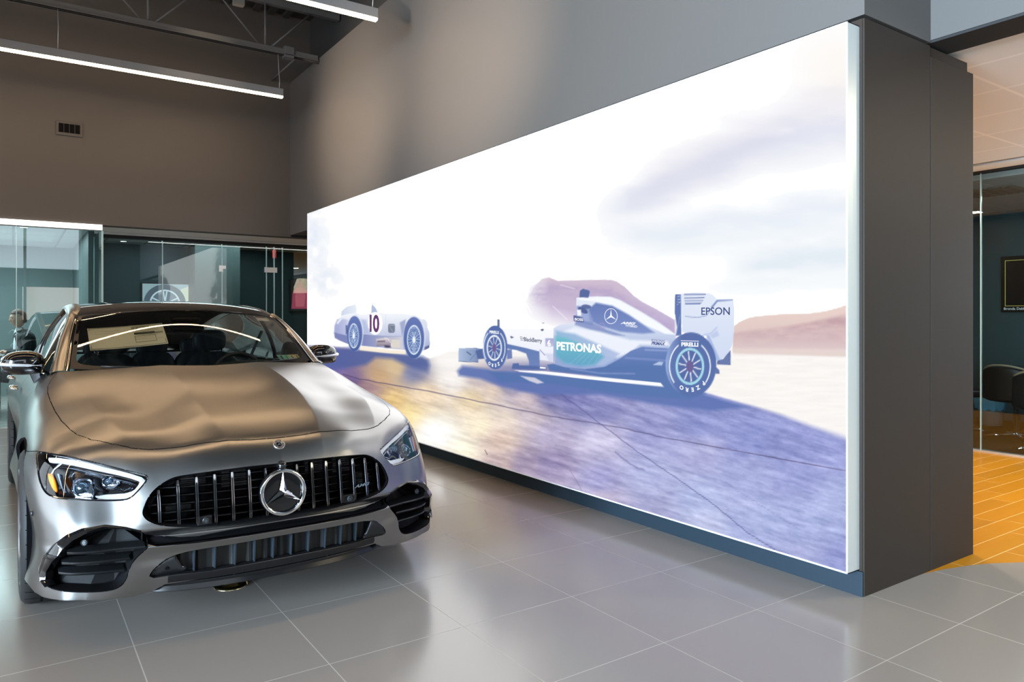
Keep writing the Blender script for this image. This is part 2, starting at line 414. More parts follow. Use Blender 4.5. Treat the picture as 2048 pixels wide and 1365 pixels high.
# wings: above the seam that runs from the lamp to the wheel arch
cut([(-1.2, .690), (.12, .713), (.349, .742), (.43, .7455), (.50, .742), (.40, 1.3), (-1.2, 1.3)], 'xz', lambda P: (P[:, 0] > -.9) & (np.abs(P[:, 1]) > .70), 7)
cut([(-.9, -.1), (.05, -.1), (.05, .80), (-.9, .80)], 'xz', lambda P: side(P), 7)
lab[(lab == 0) & (V[T].mean(1)[:, 0] < -.3)] = 7
N = grad(V)
WINGV = np.intersect1d(np.unique(T[lab == 7]), np.unique(T[lab == 0]))
def piece(name, sel, mat, parent, gap=.0026, rim=.014, off=0., smooth=True, thin=False):
    """the labelled part of the shell as its own panel, edges turned inward"""
    t = T[sel]
    if not len(t): return None
    u, inv = np.unique(t, return_inverse=True); t = inv.reshape(-1, 3)
    v = V[u].copy(); n = N[u]
    E = np.concatenate([t[:, [0, 1]], t[:, [1, 2]], t[:, [2, 0]]])
    es = np.sort(E, 1); _, ix, cnt = np.unique(es, axis=0, return_index=True, return_counts=True)
    be = E[ix[cnt == 1]]
    bset = np.zeros(len(v), bool); bset[be.ravel()] = True
    if gap:
        acc = np.zeros_like(v); c = np.zeros(len(v))
        for a, b in ((0, 1), (1, 2), (2, 0), (1, 0), (2, 1), (0, 2)):
            ok = bset[t[:, a]] & ~bset[t[:, b]]
            np.add.at(acc, t[ok, a], v[t[ok, b]]); np.add.at(c, t[ok, a], 1)
        ok = c > 0
        d = np.zeros_like(v); d[ok] = acc[ok]/c[ok][:, None]-v[ok]
        L = np.linalg.norm(d, axis=1)[:, None]+1e-9
        seam = (np.abs(v[:, 1]) > .70) & (v[:, 2] > .7445) & (v[:, 0] > .352) & np.isin(u, WINGV)
        v += np.where((ok & ~seam)[:, None], d/L*gap, 0)
    v = v+n*off
    # rim
    bu, binv = np.unique(be, return_inverse=True); be2 = binv.reshape(-1, 2)
    nv = len(v); r0 = v[bu]; r1 = v[bu]-n[bu]*rim
    allv = np.concatenate([v, r0, r1]); k = len(bu)
    if rim:
        sm = np.zeros(len(v), bool); sm[np.nonzero(np.isin(u, WINGV) & (v[:, 2] > .7445) & (v[:, 0] > .352))[0]] = True
        be2 = be2[~(sm[bu[be2[:, 0]]] & sm[bu[be2[:, 1]]])]
    nrim = len(be2) if rim else 0
    me = bpy.data.meshes.new(name)
    lt = np.full(len(t)+nrim, 3); lt[len(t):] = 4
    loops = t.ravel()
    if nrim:
        q = np.stack([be2[:, 1]+nv, be2[:, 0]+nv, be2[:, 0]+nv+k, be2[:, 1]+nv+k], 1)
        loops = np.concatenate([loops, q.ravel()])
    me.vertices.add(len(allv)); me.vertices.foreach_set('co', allv.astype(np.float32).ravel())
    me.loops.add(len(loops)); me.loops.foreach_set('vertex_index', loops.astype(np.int32))
    st = np.concatenate([[0], np.cumsum(lt)[:-1]])
    me.polygons.add(len(lt)); me.polygons.foreach_set('loop_start', st.astype(np.int32)); me.polygons.foreach_set('loop_total', lt.astype(np.int32))
    me.polygons.foreach_set('use_smooth', np.ones(len(lt), bool))
    me.update(calc_edges=True); me.validate()
    me.materials.append(mat)
    if nrim:
        me.materials.append(dark_void); me.polygons.foreach_set('material_index', np.concatenate([np.zeros(len(t), np.int32), np.ones(nrim, np.int32)]))  # turned-in edges painted near-black, shade of the panel gaps put into colour
    vn = np.concatenate([n, n[bu], n[bu]]).astype(float)
    # rim vertices look away from the panel, a rounded edge
    me.normals_split_custom_set_from_vertices([tuple(x) for x in vn])
    return link_mesh(name, me, parent)
yc = V[T].mean(1)[:, 1]
hood = piece('hood', lab == 1, paint, car)
bumper = piece('front_bumper', lab == 0, paint, car)
for s in (-1, 1):
    piece('front_wing', (lab == 7) & (yc*s > 0), paint, car, gap=.0014)
    piece('front_door', (lab == 11) & (yc*s > 0), paint, car)
    piece('rear_door', (lab == 12) & (yc*s > 0), paint, car)
piece('rear_body', lab == 13, paint, car)
# ---------------------------------------------------------------- car: everything set into or onto the shell
def on_shell(y, z, off=0.):
    """points of the shell seen from the front at (y, z), moved out along the normal"""
    y = np.atleast_1d(np.asarray(y, float)); z = np.atleast_1d(np.asarray(z, float)); y, z = np.broadcast_arrays(y, z)
    lo = np.full(y.shape, .10); hi = np.full(y.shape, 1.05)
    for _ in range(26):
        m = (lo+hi)/2; ins = phi(m, y, z) < 0
        lo = np.where(ins, m, lo); hi = np.where(ins, hi, m)
    P = np.stack([lo, y, z], -1)
    return P + grad(P.reshape(-1, 3)).reshape(P.shape)*off
def resample(pts, n, closed=False):
    P = np.array(pts, float)
    if closed: P = np.vstack([P, P[:1]])
    L = np.concatenate([[0], np.cumsum(np.linalg.norm(np.diff(P, axis=0), axis=1))])
    t = np.linspace(0, L[-1], n+1 if closed else n)
    Q = np.stack([np.interp(t, L, P[:, k]) for k in range(P.shape[1])], 1)
    return Q[:-1] if closed else Q
def ribbon(name, path, w, mat, parent, off=0., depth=.01, n=60, smooth=True, closed=False, obj=True, side=None):
    """band of width w along a (y, z) path on the shell, with real thickness; w may be a list"""
    q = resample(path, n, closed)
    t = (np.roll(q, -1, 0)-np.roll(q, 1, 0)) if closed else np.gradient(q, axis=0)
    t /= np.linalg.norm(t, axis=1)[:, None]+1e-9; nn = np.stack([-t[:, 1], t[:, 0]], 1)
    ww = np.interp(np.linspace(0, 1, len(q)), np.linspace(0, 1, len(w)), w) if isinstance(w, (list, tuple)) else np.full(len(q), w)
    a = q-nn*ww[:, None]/2; b = q+nn*ww[:, None]/2; c = q
    A = on_shell(a[:, 0], a[:, 1], off); Bb = on_shell(b[:, 0], b[:, 1], off); Cc = on_shell(c[:, 0], c[:, 1], off+depth*.35)
    A2 = on_shell(a[:, 0], a[:, 1], off-depth); B2 = on_shell(b[:, 0], b[:, 1], off-depth)
    rows = [A2, A, Cc, Bb, B2]
    V5 = np.stack(rows, 1).reshape(-1, 3); m = len(q)
    fs = []
    for i in range(m if closed else m-1):
        for k in range(5):
            i2 = (i+1) % m; k2 = (k+1) % 5
            fs.append((i*5+k, i2*5+k, i2*5+k2, i*5+k2))
    if not closed: fs += [(0, 1, 2, 3, 4), tuple((m-1)*5+k for k in (4, 3, 2, 1, 0))]
    o = mk(name, V5, fs, mat, parent)
    bm = bmesh.new(); bm.from_mesh(o.data); bmesh.ops.recalc_face_normals(bm, faces=bm.faces); bm.to_mesh(o.data); bm.free()
    return autosmooth(o, 50) if smooth else o
def plate(name, poly, mat, parent, off=0., depth=.006, step=.012):
    """filled outline laid on the shell"""
    P = resample(poly, max(12, int(np.linalg.norm(np.diff(np.array(list(poly)+[poly[0]]), axis=0), axis=1).sum()/step)), True)
    bm = bmesh.new(); vs = [bm.verts.new((0, a, b)) for a, b in P]; f = bm.faces.new(vs)
    bmesh.ops.triangulate(bm, faces=[f]); bmesh.ops.subdivide_edges(bm, edges=bm.edges, cuts=2, use_grid_fill=True)
    bm.verts.ensure_lookup_table()
    c = np.array([v.co[:] for v in bm.verts]); X = on_shell(c[:, 1], c[:, 2], off)
    for v, p in zip(bm.verts, X): v.co = p
    me = bpy.data.meshes.new(name); bm.to_mesh(me); bm.free(); me.materials.append(mat)
    o = link_mesh(name, me, parent); o.data.polygons.foreach_set('use_smooth', [True]*len(me.polygons))
    m = o.modifiers.new('thick', 'SOLIDIFY'); m.thickness = depth; m.offset = -1
    return o
mir = lambda path, s: [(s*a, b) for a, b in path]
# dark linings behind the gaps and inside the openings
piece('inner_liner', np.isin(lab, (0, 1, 7)), dark_void, car, gap=0, rim=0, off=-.017)
grille_back = piece('grille_backing', lab == 2, dark_void, car, gap=0, rim=0, off=-.085)
def duct(name, poly, depth, mat, parent, grow=.002, taper=.94):
    """walls that run straight back from an opening's outline"""
    q = resample(poly, 90, True); P0 = on_shell(q[:, 0], q[:, 1], -.004)
    c = P0.mean(0); P1 = P0.copy(); P1[:, 0] -= depth; P1[:, 1:] = c[1:]+(P1[:, 1:]-c[1:])*taper
    n = len(q); v = np.concatenate([P0, P1])
    return mk(name, v, [(i, (i+1) % n, (i+1) % n+n, i+n) for i in range(n)]+[tuple(range(n, 2*n))], mat, parent, smooth=False)
half = lambda poly: [(a, b) for a, b in poly if a >= 0]
def full(poly):
    h = half(poly); return h+[(-a, b) for a, b in reversed(h) if a > 0]
duct('grille_surround', smooth_poly(full(GRILLE), 2), .11, black_satin, car)
for s in (-1, 1): duct('intake_duct', mir(smooth_poly(INTAKE, 2), s), .09, M('intake_black', (.005, .005, .006), .55, spec=.2), car, taper=.97)
duct('lower_duct', smooth_poly(full(MESHOP), 1), .055, black_satin, car, taper=1.)
duct('slot_duct', full(SLOT), .04, dark_void, car, taper=1.)
# radiator grille: slats, mesh and star
gp = smooth_poly(full(GRILLE), 2)
def span(poly, y):
    """lowest and highest z of an outline at this y"""
    z = []
    for a, b in zip(poly, poly[1:]+poly[:1]):
        if (a[0]-y)*(b[0]-y) <= 0 and a[0] != b[0]: z.append(a[1]+(y-a[0])/(b[0]-a[0])*(b[1]-a[1]))
    return min(z), max(z)
slat_dark = M('slat_dark', (.035, .036, .04), .25, 1.)
slat_edge = M('slat_edge', (.34, .34, .35), .14, 1.)
for k in list(range(-7, 0))+list(range(1, 8)):
    y = .07*k; z0, z1 = span(gp, y); z0 += .008; z1 -= .012
    zz = np.linspace(z0, z1, 18); P = on_shell(np.full(18, y), zz, -.008)[:, :]
    # cross section: a deep blade whose nose carries two chrome edges and a dark groove
    sec = [(-.042, -.0045), (-.008, -.0072), (-.002, -.0070), (.0015, -.0048), (.0015, -.0034), (-.0015, -.0022), (-.0015, .0022), (.0015, .0034), (.0015, .0048), (-.002, .0070), (-.008, .0072), (-.042, .0045)]
    ns = len(sec); ang = -.35*y/.49
    vs = []
    for i, p in enumerate(P):
        w = 1 if 0 < i < 17 else .8
        for dx, dy in sec: vs.append((p[0]+dx+dy*ang, y+dy*w, p[2]))
    b = B(); b.v = vs; fs = []; mi = []
    for i in range(17):
        for j in range(ns):
            fs.append((i*ns+j, i*ns+(j+1) % ns, (i+1)*ns+(j+1) % ns, (i+1)*ns+j)); mi.append(0 if j in (3, 7) or (i > 14 and 1 < j < 9) else 1)
    fs += [tuple(range(ns)), tuple(17*ns+j for j in range(ns))]; mi += [0, 0]
    b.f = fs; b.mi = mi
    b.build('grille_slat', [slat_edge, slat_dark], car, auto=30)
for z in (.475, .508, .541, .574, .607, .640):
    ye = .53
    while True:
        try:
            a, c = span(gp, ye)
            if a+.004 < z < c-.004: break
        except ValueError: pass
        ye -= .01
    n = 30; yy = np.linspace(-ye, ye, n); P = on_shell(yy, np.full(n, z), -.045)
    v = []
    for p in P: v += [(p[0], p[1], z-.002), (p[0], p[1], z+.002), (p[0]-.03, p[1], z+.002), (p[0]-.03, p[1], z-.002)]
    mk('grille_bar', v, [(i*4+k, (i+1)*4+k, (i+1)*4+(k+1) % 4, i*4+(k+1) % 4) for i in range(n-1) for k in range(4)], black_satin, car)
# radiator pack glimpsed behind the mesh
for y0, y1, z0, z1 in [(-.40, -.30, .60, .655), (-.24, -.12, .585, .655), (.13, .22, .60, .655), (.27, .36, .585, .65), (-.46, -.36, .50, .53), (.38, .46, .50, .56)]:
    x = float(on_shell((y0+y1)/2, (z0+z1)/2)[0][0])-.078
    b = B(); b.box(x-.016, x-.008, y0, y1, z0, z1)
    for i in range(7):
        zz = z0+(z1-z0)*i/7; b.box(x-.010, x+.006, y0, y1, zz, zz+(z1-z0)/11)
    b.build('cooler_fins', M('cooler_grey', (.06, .06, .065), .45, .6), car)
# star: ring, back disc and three faceted points
sc0 = Vector((.912, 0, .549)); tilt = R(-4)
star = mk('star_emblem', [], [], None, car); star.location = sc0; star.rotation_euler = (0, tilt, 0)
star.data.materials.append(chrome)
b = B(); n = 72
for k in range(n):
    pass
prof = [(.0940+.0085*math.cos(a), .006*math.sin(a)) for a in [2*math.pi*i/10 for i in range(11)]]
b.lathe(prof, axis='x', seg=72)
for k in range(3):
    a = R(90)+k*R(120)
    u = Vector((0, math.cos(a), math.sin(a))); w = Vector((0, -math.sin(a), math.cos(a)))
    tip = u*.092; i1 = u*.012+w*.0155; i2 = u*.012-w*.0155
    c1 = Vector((.012, 0, 0)); tipf = tip+Vector((.002, 0, 0)); rid = u*.012+Vector((.0125, 0, 0))
    b.add([c1, i1, tip, i2, tipf, rid], [(0, 1, 5), (1, 2, 4, 5), (5, 4, 2, 3), (0, 5, 3)])
ob = b.build('star_points', chrome, car)
for p in ob.data.polygons: p.use_smooth = False
autosmooth(ob, 28)
me = ob.data; bpy.data.objects.remove(ob); star.data = me; star.name = 'star_emblem'
b = B(); b.lathe([(.0, -.0085), (.05, -.0085), (.089, -.007), (.0995, -.010), (.101, -.03)], axis='x', seg=64)
o = b.build('star_backing', black_gloss, star, smooth=True)
# forward camera pod above the star
b = B(); b.lathe([(.0, .022), (.010, .021), (.018, .012), (.021, -.002), (.021, -.03)], center=(.889, .0, .664), axis='x', seg=24)
o = b.build('camera_pod', black_gloss, car, smooth=True)
# park sensors
sens = M('sensor_grey', (.05, .055, .06), .35, .2)
def puck(name, p, r, mat, nrm, parent=car, h=.006):
    n = Vector(nrm).normalized(); q = n.to_track_quat('Z', 'Y')
    b = B(); b.lathe([(0, h), (r*.55, h), (r*.62, h*.5), (r*.8, h*.5), (r*.86, h), (r, h*.8), (r*1.02, -.004)], seg=28)
    b.v = [tuple(q @ Vector(v)+Vector(p)) for v in b.v]
    return b.build(name, mat, parent, auto=40)
for y, z, off in [(-.755, .420, -.012), (.755, .420, -.012), (-.321, .470, -.004), (.321, .470, -.004)]:
    P = on_shell(y, z, off)[0]; puck('parking_sensor', P, .0125, sens, grad(P[None])[0])
for s in (-1, 1):
    P = on_shell(.49*0+s*.915, .505, .0)[0]; P = np.array([.49, s*abs(float(S(np.array([.49]), np.array([.505]))[0]))*.995, .505])
    lo_, hi_ = .7, 1.1
    for _ in range(24):
        m_ = (lo_+hi_)/2
        if phi(np.array([.49]), np.array([m_]), np.array([.505]))[0] < 0: lo_ = m_
        else: hi_ = m_
    P = np.array([.49, s*lo_, .505]); puck('parking_sensor', P, .011, sens, grad(P[None])[0])
# carriers for the two sensors inside the grille
for s in (-1, 1):
    P = on_shell(s*.321, .470, -.02)[0]; b = B(); b.box(P[0]-.03, P[0]+.006, s*.321-.03, s*.321+.03, .448, .487)
    b.build('sensor_carrier', black_satin, car, bev=.004)
# badge on the nose of the bonnet
hb = np.array([.8395, .003, .7505]); nb = grad(hb[None])[0]
q = Vector(nb).to_track_quat('X', 'Z')
b = B(); b.lathe([(0, .0015), (.0115, .0015), (.0122, .003), (.0235, .0028), (.0262, .0005), (.0265, -.004)], axis='x', seg=40)
badge = b.build('nose_badge', M('badge_silver', (.75, .75, .74), .25, 1.), car, auto=30); badge.location = hb+nb*.001; badge.rotation_mode = 'QUATERNION'; badge.rotation_quaternion = q
b = B()
b.lathe([(0, .0017), (.0112, .0017)], axis='x', seg=32)
b.build('badge_field', black_gloss, badge)
b = B()
for k in range(3):
    a = R(90)+k*R(120); u = Vector((0, math.cos(a), math.sin(a))); w = Vector((0, -math.sin(a), math.cos(a)))
    b.add([(.003, 0, 0), tuple(u*.002+w*.0026+Vector((.0018, 0, 0))), tuple(u*.0112+Vector((.0018, 0, 0))), tuple(u*.002-w*.0026+Vector((.0018, 0, 0)))], [(0, 1, 2), (0, 2, 3)])
b.build('badge_star', chrome, badge)
b = B()
for k in range(14):
    a = R(55)+R(70)*k/13; b.tube([(.0031, .0160*math.cos(a), .0160*math.sin(a)), (.0031, .0215*math.cos(a), .0215*math.sin(a))], .0004, 4) if k % 2 else None
b.build('badge_lettering', black_gloss, badge)
# slanted model letters on the grille
mt = Matrix.Translation((.884, .348, .517)) @ Matrix.Rotation(R(90), 4, 'Z') @ Matrix.Rotation(R(90), 4, 'X')
mt = Matrix.Translation((.889, .345, .516)) @ Matrix.Rotation(R(90)+math.atan2(.022, .075), 4, 'Z') @ Matrix.Rotation(R(90), 4, 'X')
text_mesh('grille_lettering', 'AMG', .019, chrome, car, mt, bold=.0006, ext=.002, sx=2.0, shear=.35)
# ------------------------------------------------ side intakes
for s in (-1, 1):
    crest = [(.556, .451), (.611, .467), (.682, .476), (.753, .463), (.799, .441), (.838, .401), (.869, .354), (.886, .300), (.885, .262), (.870, .243)]
    ribbon('intake_trim', mir(crest, s), [.004, .010, .014, .018, .026, .030, .030, .028, .022, .010], black_gloss, car, off=.002, depth=.03, n=80)
    for z0, z1, ya, yb, off in [(.392, .393, .548, .815, -.012), (.338, .342, .60, .842, -.02), (.290, .298, .62, .855, -.024)]:
        n = 26; yy = s*np.linspace(ya, yb, n); zz = np.linspace(z0, z1, n)-.006*np.linspace(0, 1, n)**2
        P = on_shell(yy, zz, off); v = []; f = []
        for i, p in enumerate(P):
            nx = min(1, 6*min(i, n-1-i)/n)
            for dx, dz in ((0, 0), (-.004, .005), (-.06, .016), (-.06, .006), (-.006, -.006)): v.append((p[0]+dx, p[1]-s*0, p[2]+dz))
        for i in range(n-1):
            for k in range(5): f.append((i*5+k, i*5+(k+1) % 5, (i+1)*5+(k+1) % 5, (i+1)*5+k))
        f += [(0, 1, 2, 3, 4), tuple((n-1)*5+k for k in range(5))]
        o = mk('intake_louvre', v, f, M('louvre_black', (.010, .011, .012), .3), car)
        bm = bmesh.new(); bm.from_mesh(o.data); bmesh.ops.recalc_face_normals(bm, faces=bm.faces); bm.to_mesh(o.data); bm.free(); autosmooth(o, 30)
# ------------------------------------------------ lower opening: shutters, fins, end plates
b = B(); n = 90; yy = np.linspace(-.50, .50, n)
shut = []
for i, y in enumerate(yy):
    ph = (i % 6); dx = [0, 0, .010, .010, .004, 0][ph]
    for z in (.256, .36): p = on_shell(y, .31, -.048)[0]; shut.append((p[0]+dx, y, z))
b.add(shut, [(2*i, 2*i+2, 2*i+3, 2*i+1) for i in range(n-1)])
b.build('air_shutter', M('shutter_grey', (.018, .018, .018), .6), car)
finm = M('fin_blue_grey', (.03, .042, .055), .4, .2)
for k in range(-5, 5):
    y = .04+.08*k
    if abs(y) > .45: continue
    y += -.002
    z0, z1 = .260, .355
    P0 = on_shell(y, z0, -.008)[0]; P1 = on_shell(y, z1, -.008)[0]
    b = B(); b.add([(P0[0]-.002, y-.0025, z0), (P0[0]-.002, y+.0025, z0), (P1[0]-.004, y+.0025, z1), (P1[0]-.004, y-.0025, z1), (P0[0]-.045, y-.0025, z0), (P0[0]-.045, y+.0025, z0), (P1[0]-.045, y+.0025, z1), (P1[0]-.045, y-.0025, z1)],
                   [(0, 1, 2, 3), (0, 3, 7, 4), (1, 5, 6, 2), (3, 2, 6, 7), (0, 4, 5, 1)])
    b.build('shutter_fin', finm, car)
for s in (-1, 1):
    plate('opening_end_plate', mir([(.40, .264), (.44, .345), (.472, .33), (.510, .292), (.528, .256), (.46, .260)], s), black_satin, car, off=-.010, depth=.012)
    P = on_shell(s*.466, .286, -.008)[0]; puck('plate_bolt', P, .007, dark_void, grad(P[None])[0], h=.002)
# black splitter under the nose
def slab(name, yext, z0, z1, out0, out1, mat, back=.35, n=60):
    yy = np.linspace(-yext, yext, n); v = []
    for y in yy:
        p = on_shell(y, .24, 0)[0]; k = (abs(y)/yext)**6*.05
        v += [(p[0]+out0-k, y, z1), (p[0]+out1-k, y, z0), (p[0]-back, y, z0), (p[0]-back, y, z1)]
    f = [(i*4+k, i*4+(k+1) % 4, (i+1)*4+(k+1) % 4, (i+1)*4+k) for i in range(n-1) for k in range(4)]+[(0, 1, 2, 3), tuple((n-1)*4+k for k in (3, 2, 1, 0))]
    o = mk(name, v, f, mat, car); bm = bmesh.new(); bm.from_mesh(o.data); bmesh.ops.recalc_face_normals(bm, faces=bm.faces); bm.to_mesh(o.data); bm.free()
    return autosmooth(o, 40)
bevel(slab('front_splitter', .50, .204, .219, -.004, -.006, M('splitter_satin', (.008, .008, .009), .22)), .003)
bevel(slab('undertray_lip', .53, .178, .204, -.02, -.012, M('splitter_satin')), .003)
ribbon('splitter_upper_band', [(-.46, .240), (-.35, .2395), (0, .2395), (.35, .2395), (.46, .240)], .030, M('splitter_satin'), car, off=.001, depth=.010, n=80)
b = B(); b.box(-3.9, .62, -.80, .80, .16, .19); b.build('underbody', dark_void, car)
# ------------------------------------------------ headlamps
lens_glass = glass_mat('lamp_cover_glass', (.97, .98, 1), 1.1)
guide_lit = M('light_guide_painted_glow', (.86, .88, .93), .22, 0, .6, emit=(.85, .90, 1), estr=.4)  # faint white glow put in for the light the guides catch
lamp_dark = M('lamp_housing_dark', (.045, .05, .06), .25, .5)
amber = M('amber_reflector', (.95, .28, .01), .25, 0, .8, emit=(1, .22, .0), estr=.25)
blue_lens = glass_mat('projector_glass', (.80, .90, 1.0), 2.5)
silver = M('lamp_silver', (.62, .68, .76), .16, 1.)
yl = V[T].mean(1)
for s in (-1, 1):
    lamp = piece('headlamp', (lab == 3) & (yl[:, 1]*s > 0), lamp_dark, car, gap=0, rim=0, off=-.075)
    cov = piece('lamp_cover', (lab == 3) & (yl[:, 1]*s > 0), lens_glass, lamp, gap=.004, rim=0, off=-.003)
    duct('lamp_bucket', mir(smooth_poly(LAMP, 1), s), .07, black_gloss, lamp, taper=.97)
    for oo in (cov,): pass
    ribbon('lamp_seal', mir(smooth_poly(LAMP, 2), s), .009, black_gloss, lamp, off=-.004, depth=.01, n=140, closed=True)
    path = [(.868, .722), (.835, .7255), (.79, .7215), (.72, .705), (.655, .687), (.59, .668), (.556, .655), (.549, .645), (.556, .628), (.572, .607), (.588, .597), (.61, .590), (.65, .5885), (.70, .590), (.712, .593)]
    ribbon('light_guide', mir(path, s), [.018, .020, .021, .022, .021, .019, .018, .018, .018, .02, .021, .021, .020, .018, .006], guide_lit, lamp, off=-.018, depth=.014, n=120)
    ribbon('lamp_trim', mir([(.875, .700), (.80, .700), (.73, .684), (.67, .665), (.60, .645), (.575, .632)], s), [.006, .008, .007, .006], silver, lamp, off=-.032, depth=.01, n=60)
    ribbon('lamp_trim', mir([(.870, .652), (.85, .690), (.825, .712)], s), [.005, .006, .006], silver, lamp, off=-.012, depth=.006, n=30)
    plate('amber_reflector', mir([(.868, .668), (.856, .670), (.847, .652), (.842, .630), (.838, .604), (.845, .603), (.855, .618), (.864, .642)], s), amber, lamp, off=-.012)
    ribbon('lamp_trim', mir([(.838, .672), (.828, .640), (.818, .606)], s), .006, silver, lamp, off=-.015, depth=.02, n=20)
    # two projector modules
    for cy_, cz_, hw, hh, nm in [(.764, .628, .036, .040, 'projector_module'), (.672, .650, .024, .023, 'projector_module')]:
        m = plate(nm, mir([(cy_-hw, cz_-hh*.7), (cy_-hw*.8, cz_-hh), (cy_+hw*.8, cz_-hh*.95), (cy_+hw, cz_-hh*.6), (cy_+hw, cz_+hh*.6), (cy_+hw*.7, cz_+hh), (cy_-hw*.6, cz_+hh*.9), (cy_-hw, cz_+hh*.6)], s), silver, lamp, off=-.050, depth=.012)
        P = on_shell(s*cy_, cz_, -.032)[0]; nn_ = Vector(grad(P[None])[0]).lerp(Vector((1, 0, 0)), .6)
        q_ = nn_.normalized().to_track_quat('Z', 'Y'); rr_ = hh*.72
        b = B(); b.lathe([(.0, .014), (rr_*.4, .012), (rr_*.75, .006), (rr_*.95, -.004), (rr_, -.014)], seg=32)
        b.v = [tuple(q_ @ Vector(v)+Vector(P)) for v in b.v]
        b.build('projector_lens', M('projector_lens_mat', (.25, .35, .45), .03, .85), lamp, smooth=True)
        b = B(); b.lathe([(rr_*1.0, .000), (rr_*1.12, .004), (rr_*1.2, .0), (rr_*1.2, -.02)], seg=32)
        b.v = [tuple(q_ @ Vector(v)+Vector(P)) for v in b.v]
        b.build('lens_ring', chrome, lamp, auto=40)
    ribbon('lamp_inner_fin', mir([(.60, .625), (.625, .612), (.65, .622)], s), .01, silver, lamp, off=-.04, depth=.02, n=20)
    ribbon('lamp_inner_fin', mir([(.69, .612), (.715, .632), (.72, .66)], s), .012, lamp_dark, lamp, off=-.035, depth=.02, n=20)
# ------------------------------------------------ wheels
def make_wheel(side_):
    w = empty('wheel', (0, 0, 0)); w.parent = car
    b = B(); rr = .355; hw = .13
    prof = [(.262, -hw+.012), (.30, -hw-.002), (.33, -hw+.004), (.347, -hw+.018), (rr, -hw+.045), (rr, -.055), (rr-.007, -.053), (rr-.007, -.045), (rr, -.043), (rr, -.006), (rr-.007, -.004), (rr-.007, .004), (rr, .006), (rr, .043), (rr-.007, .045), (rr-.007, .053), (rr, .055), (rr, hw-.045), (.347, hw-.018), (.33, hw-.004), (.30, hw+.002), (.262, hw-.012)]
    b.lathe(prof, axis='y', seg=96)
    b.cur = 1
    for k in range(36):
        a = 2*math.pi*k/36
        for y0, y1 in ((-.115, -.062), (.062, .115)):
            q4 = []
            for aa, yy_, rr_ in ((a-.004, y0, rr+.0006), (a+.006, y0, rr+.0006), (a+.056, y1, rr+.0006), (a+.046, y1, rr+.0006)): q4.append((math.sin(aa)*rr_, yy_, math.cos(aa)*rr_))
            b.add(q4, [(0, 1, 2, 3)])
    t = b.build('tyre', [rubber, dark_void], w, auto=40)
    b = B(); o_ = side_
    b.lathe([(.262, hw*o_*.90), (.270, hw*o_*.97), (.262, hw*o_), (.252, hw*o_*.95), (.245, hw*o_*.6), (.235, -hw*o_*.8), (.262, -hw*o_*.9)], axis='y', seg=72)
    rim = b.build('rim', M('rim_grey', (.28, .28, .29), .25, 1.), w, auto=40)
    for k in range(10):
        b = B(); a = 2*math.pi*k/10
        c, s_ = math.cos(a), math.sin(a)
        def pp(r, t_, y): return (r*c-t_*s_, y*o_, r*s_+t_*c)
        b.add([pp(.03, -.018, .085), pp(.03, .018, .085), pp(.25, .016, .118), pp(.25, -.016, .118), pp(.03, -.022, .05), pp(.03, .022, .05), pp(.25, .02, .09), pp(.25, -.02, .09)],
              [(0, 1, 2, 3), (4, 7, 6, 5), (0, 4, 5, 1), (1, 5, 6, 2), (2, 6, 7, 3), (3, 7, 4, 0)])
        b.build('spoke', M('rim_grey'), rim, bev=.003)
    b = B(); b.lathe([(0, .095*o_), (.03, .092*o_), (.036, .08*o_), (.036, .03*o_)], axis='y', seg=28); b.build('hub_cap', black_gloss, w, smooth=True)
    b = B(); b.lathe([(.06, .03*o_), (.20, .03*o_), (.20, .0), (.06, .0)], axis='y', seg=48); b.build('brake_disc', M('disc_steel', (.35, .35, .35), .35, 1.), w, auto=40)
    return w
for s in (-1, 1):
    for x, yy_ in ((.05, .823), (-2.93, .835)):
        w = make_wheel(s); w.location = (x, s*yy_, .355)
# wheel housings
for cx, cz, r in O_ARCH:
    for s in (-1, 1):
        b = B(); n = 28
        A_ = [(cx+(r+.004)*math.cos(math.pi*(-.12+1.24*i/n)), cz+(r+.004)*math.sin(math.pi*(-.12+1.24*i/n))) for i in range(n+1)]
        v = [(a, s*.935 if cz else 0, c) for a, c in A_]+[(a, s*.60, c) for a, c in A_]
        b.add(v, [(i, i+1, i+n+2, i+n+1) for i in range(n)]); b.add([(cx, s*.60, cz-.3)]+[(a, s*.60, c) for a, c in A_], [(0, i+1, i+2) for i in range(n)])
        b.build('wheel_housing', dark_void, car, smooth=True)
# ---------------------------------------------------------------- cabin: glass, pillars, roof, mirrors, interior
ws_glass = glass_mat('windscreen_glass', (.88, .93, .93), 1.2)
side_glass = glass_mat('side_window_glass', (.10, .12, .12), 1.6)
def gridmesh(name, P, mat, parent, smooth=True, thick=0.):
    n, m = P.shape[:2]
    o = mk(name, P.reshape(-1, 3), grid_faces(n, m), mat, parent, smooth)
    if thick:
        md = o.modifiers.new('t', 'SOLIDIFY'); md.thickness = thick; md.offset = -1
    return o
Sg, Tg = np.meshgrid(np.linspace(-1, 1, 49), np.linspace(.0, 1, 29), indexing='ij')
wsn = gridmesh('windscreen', WS(Sg*.995, Tg), ws_glass, car)
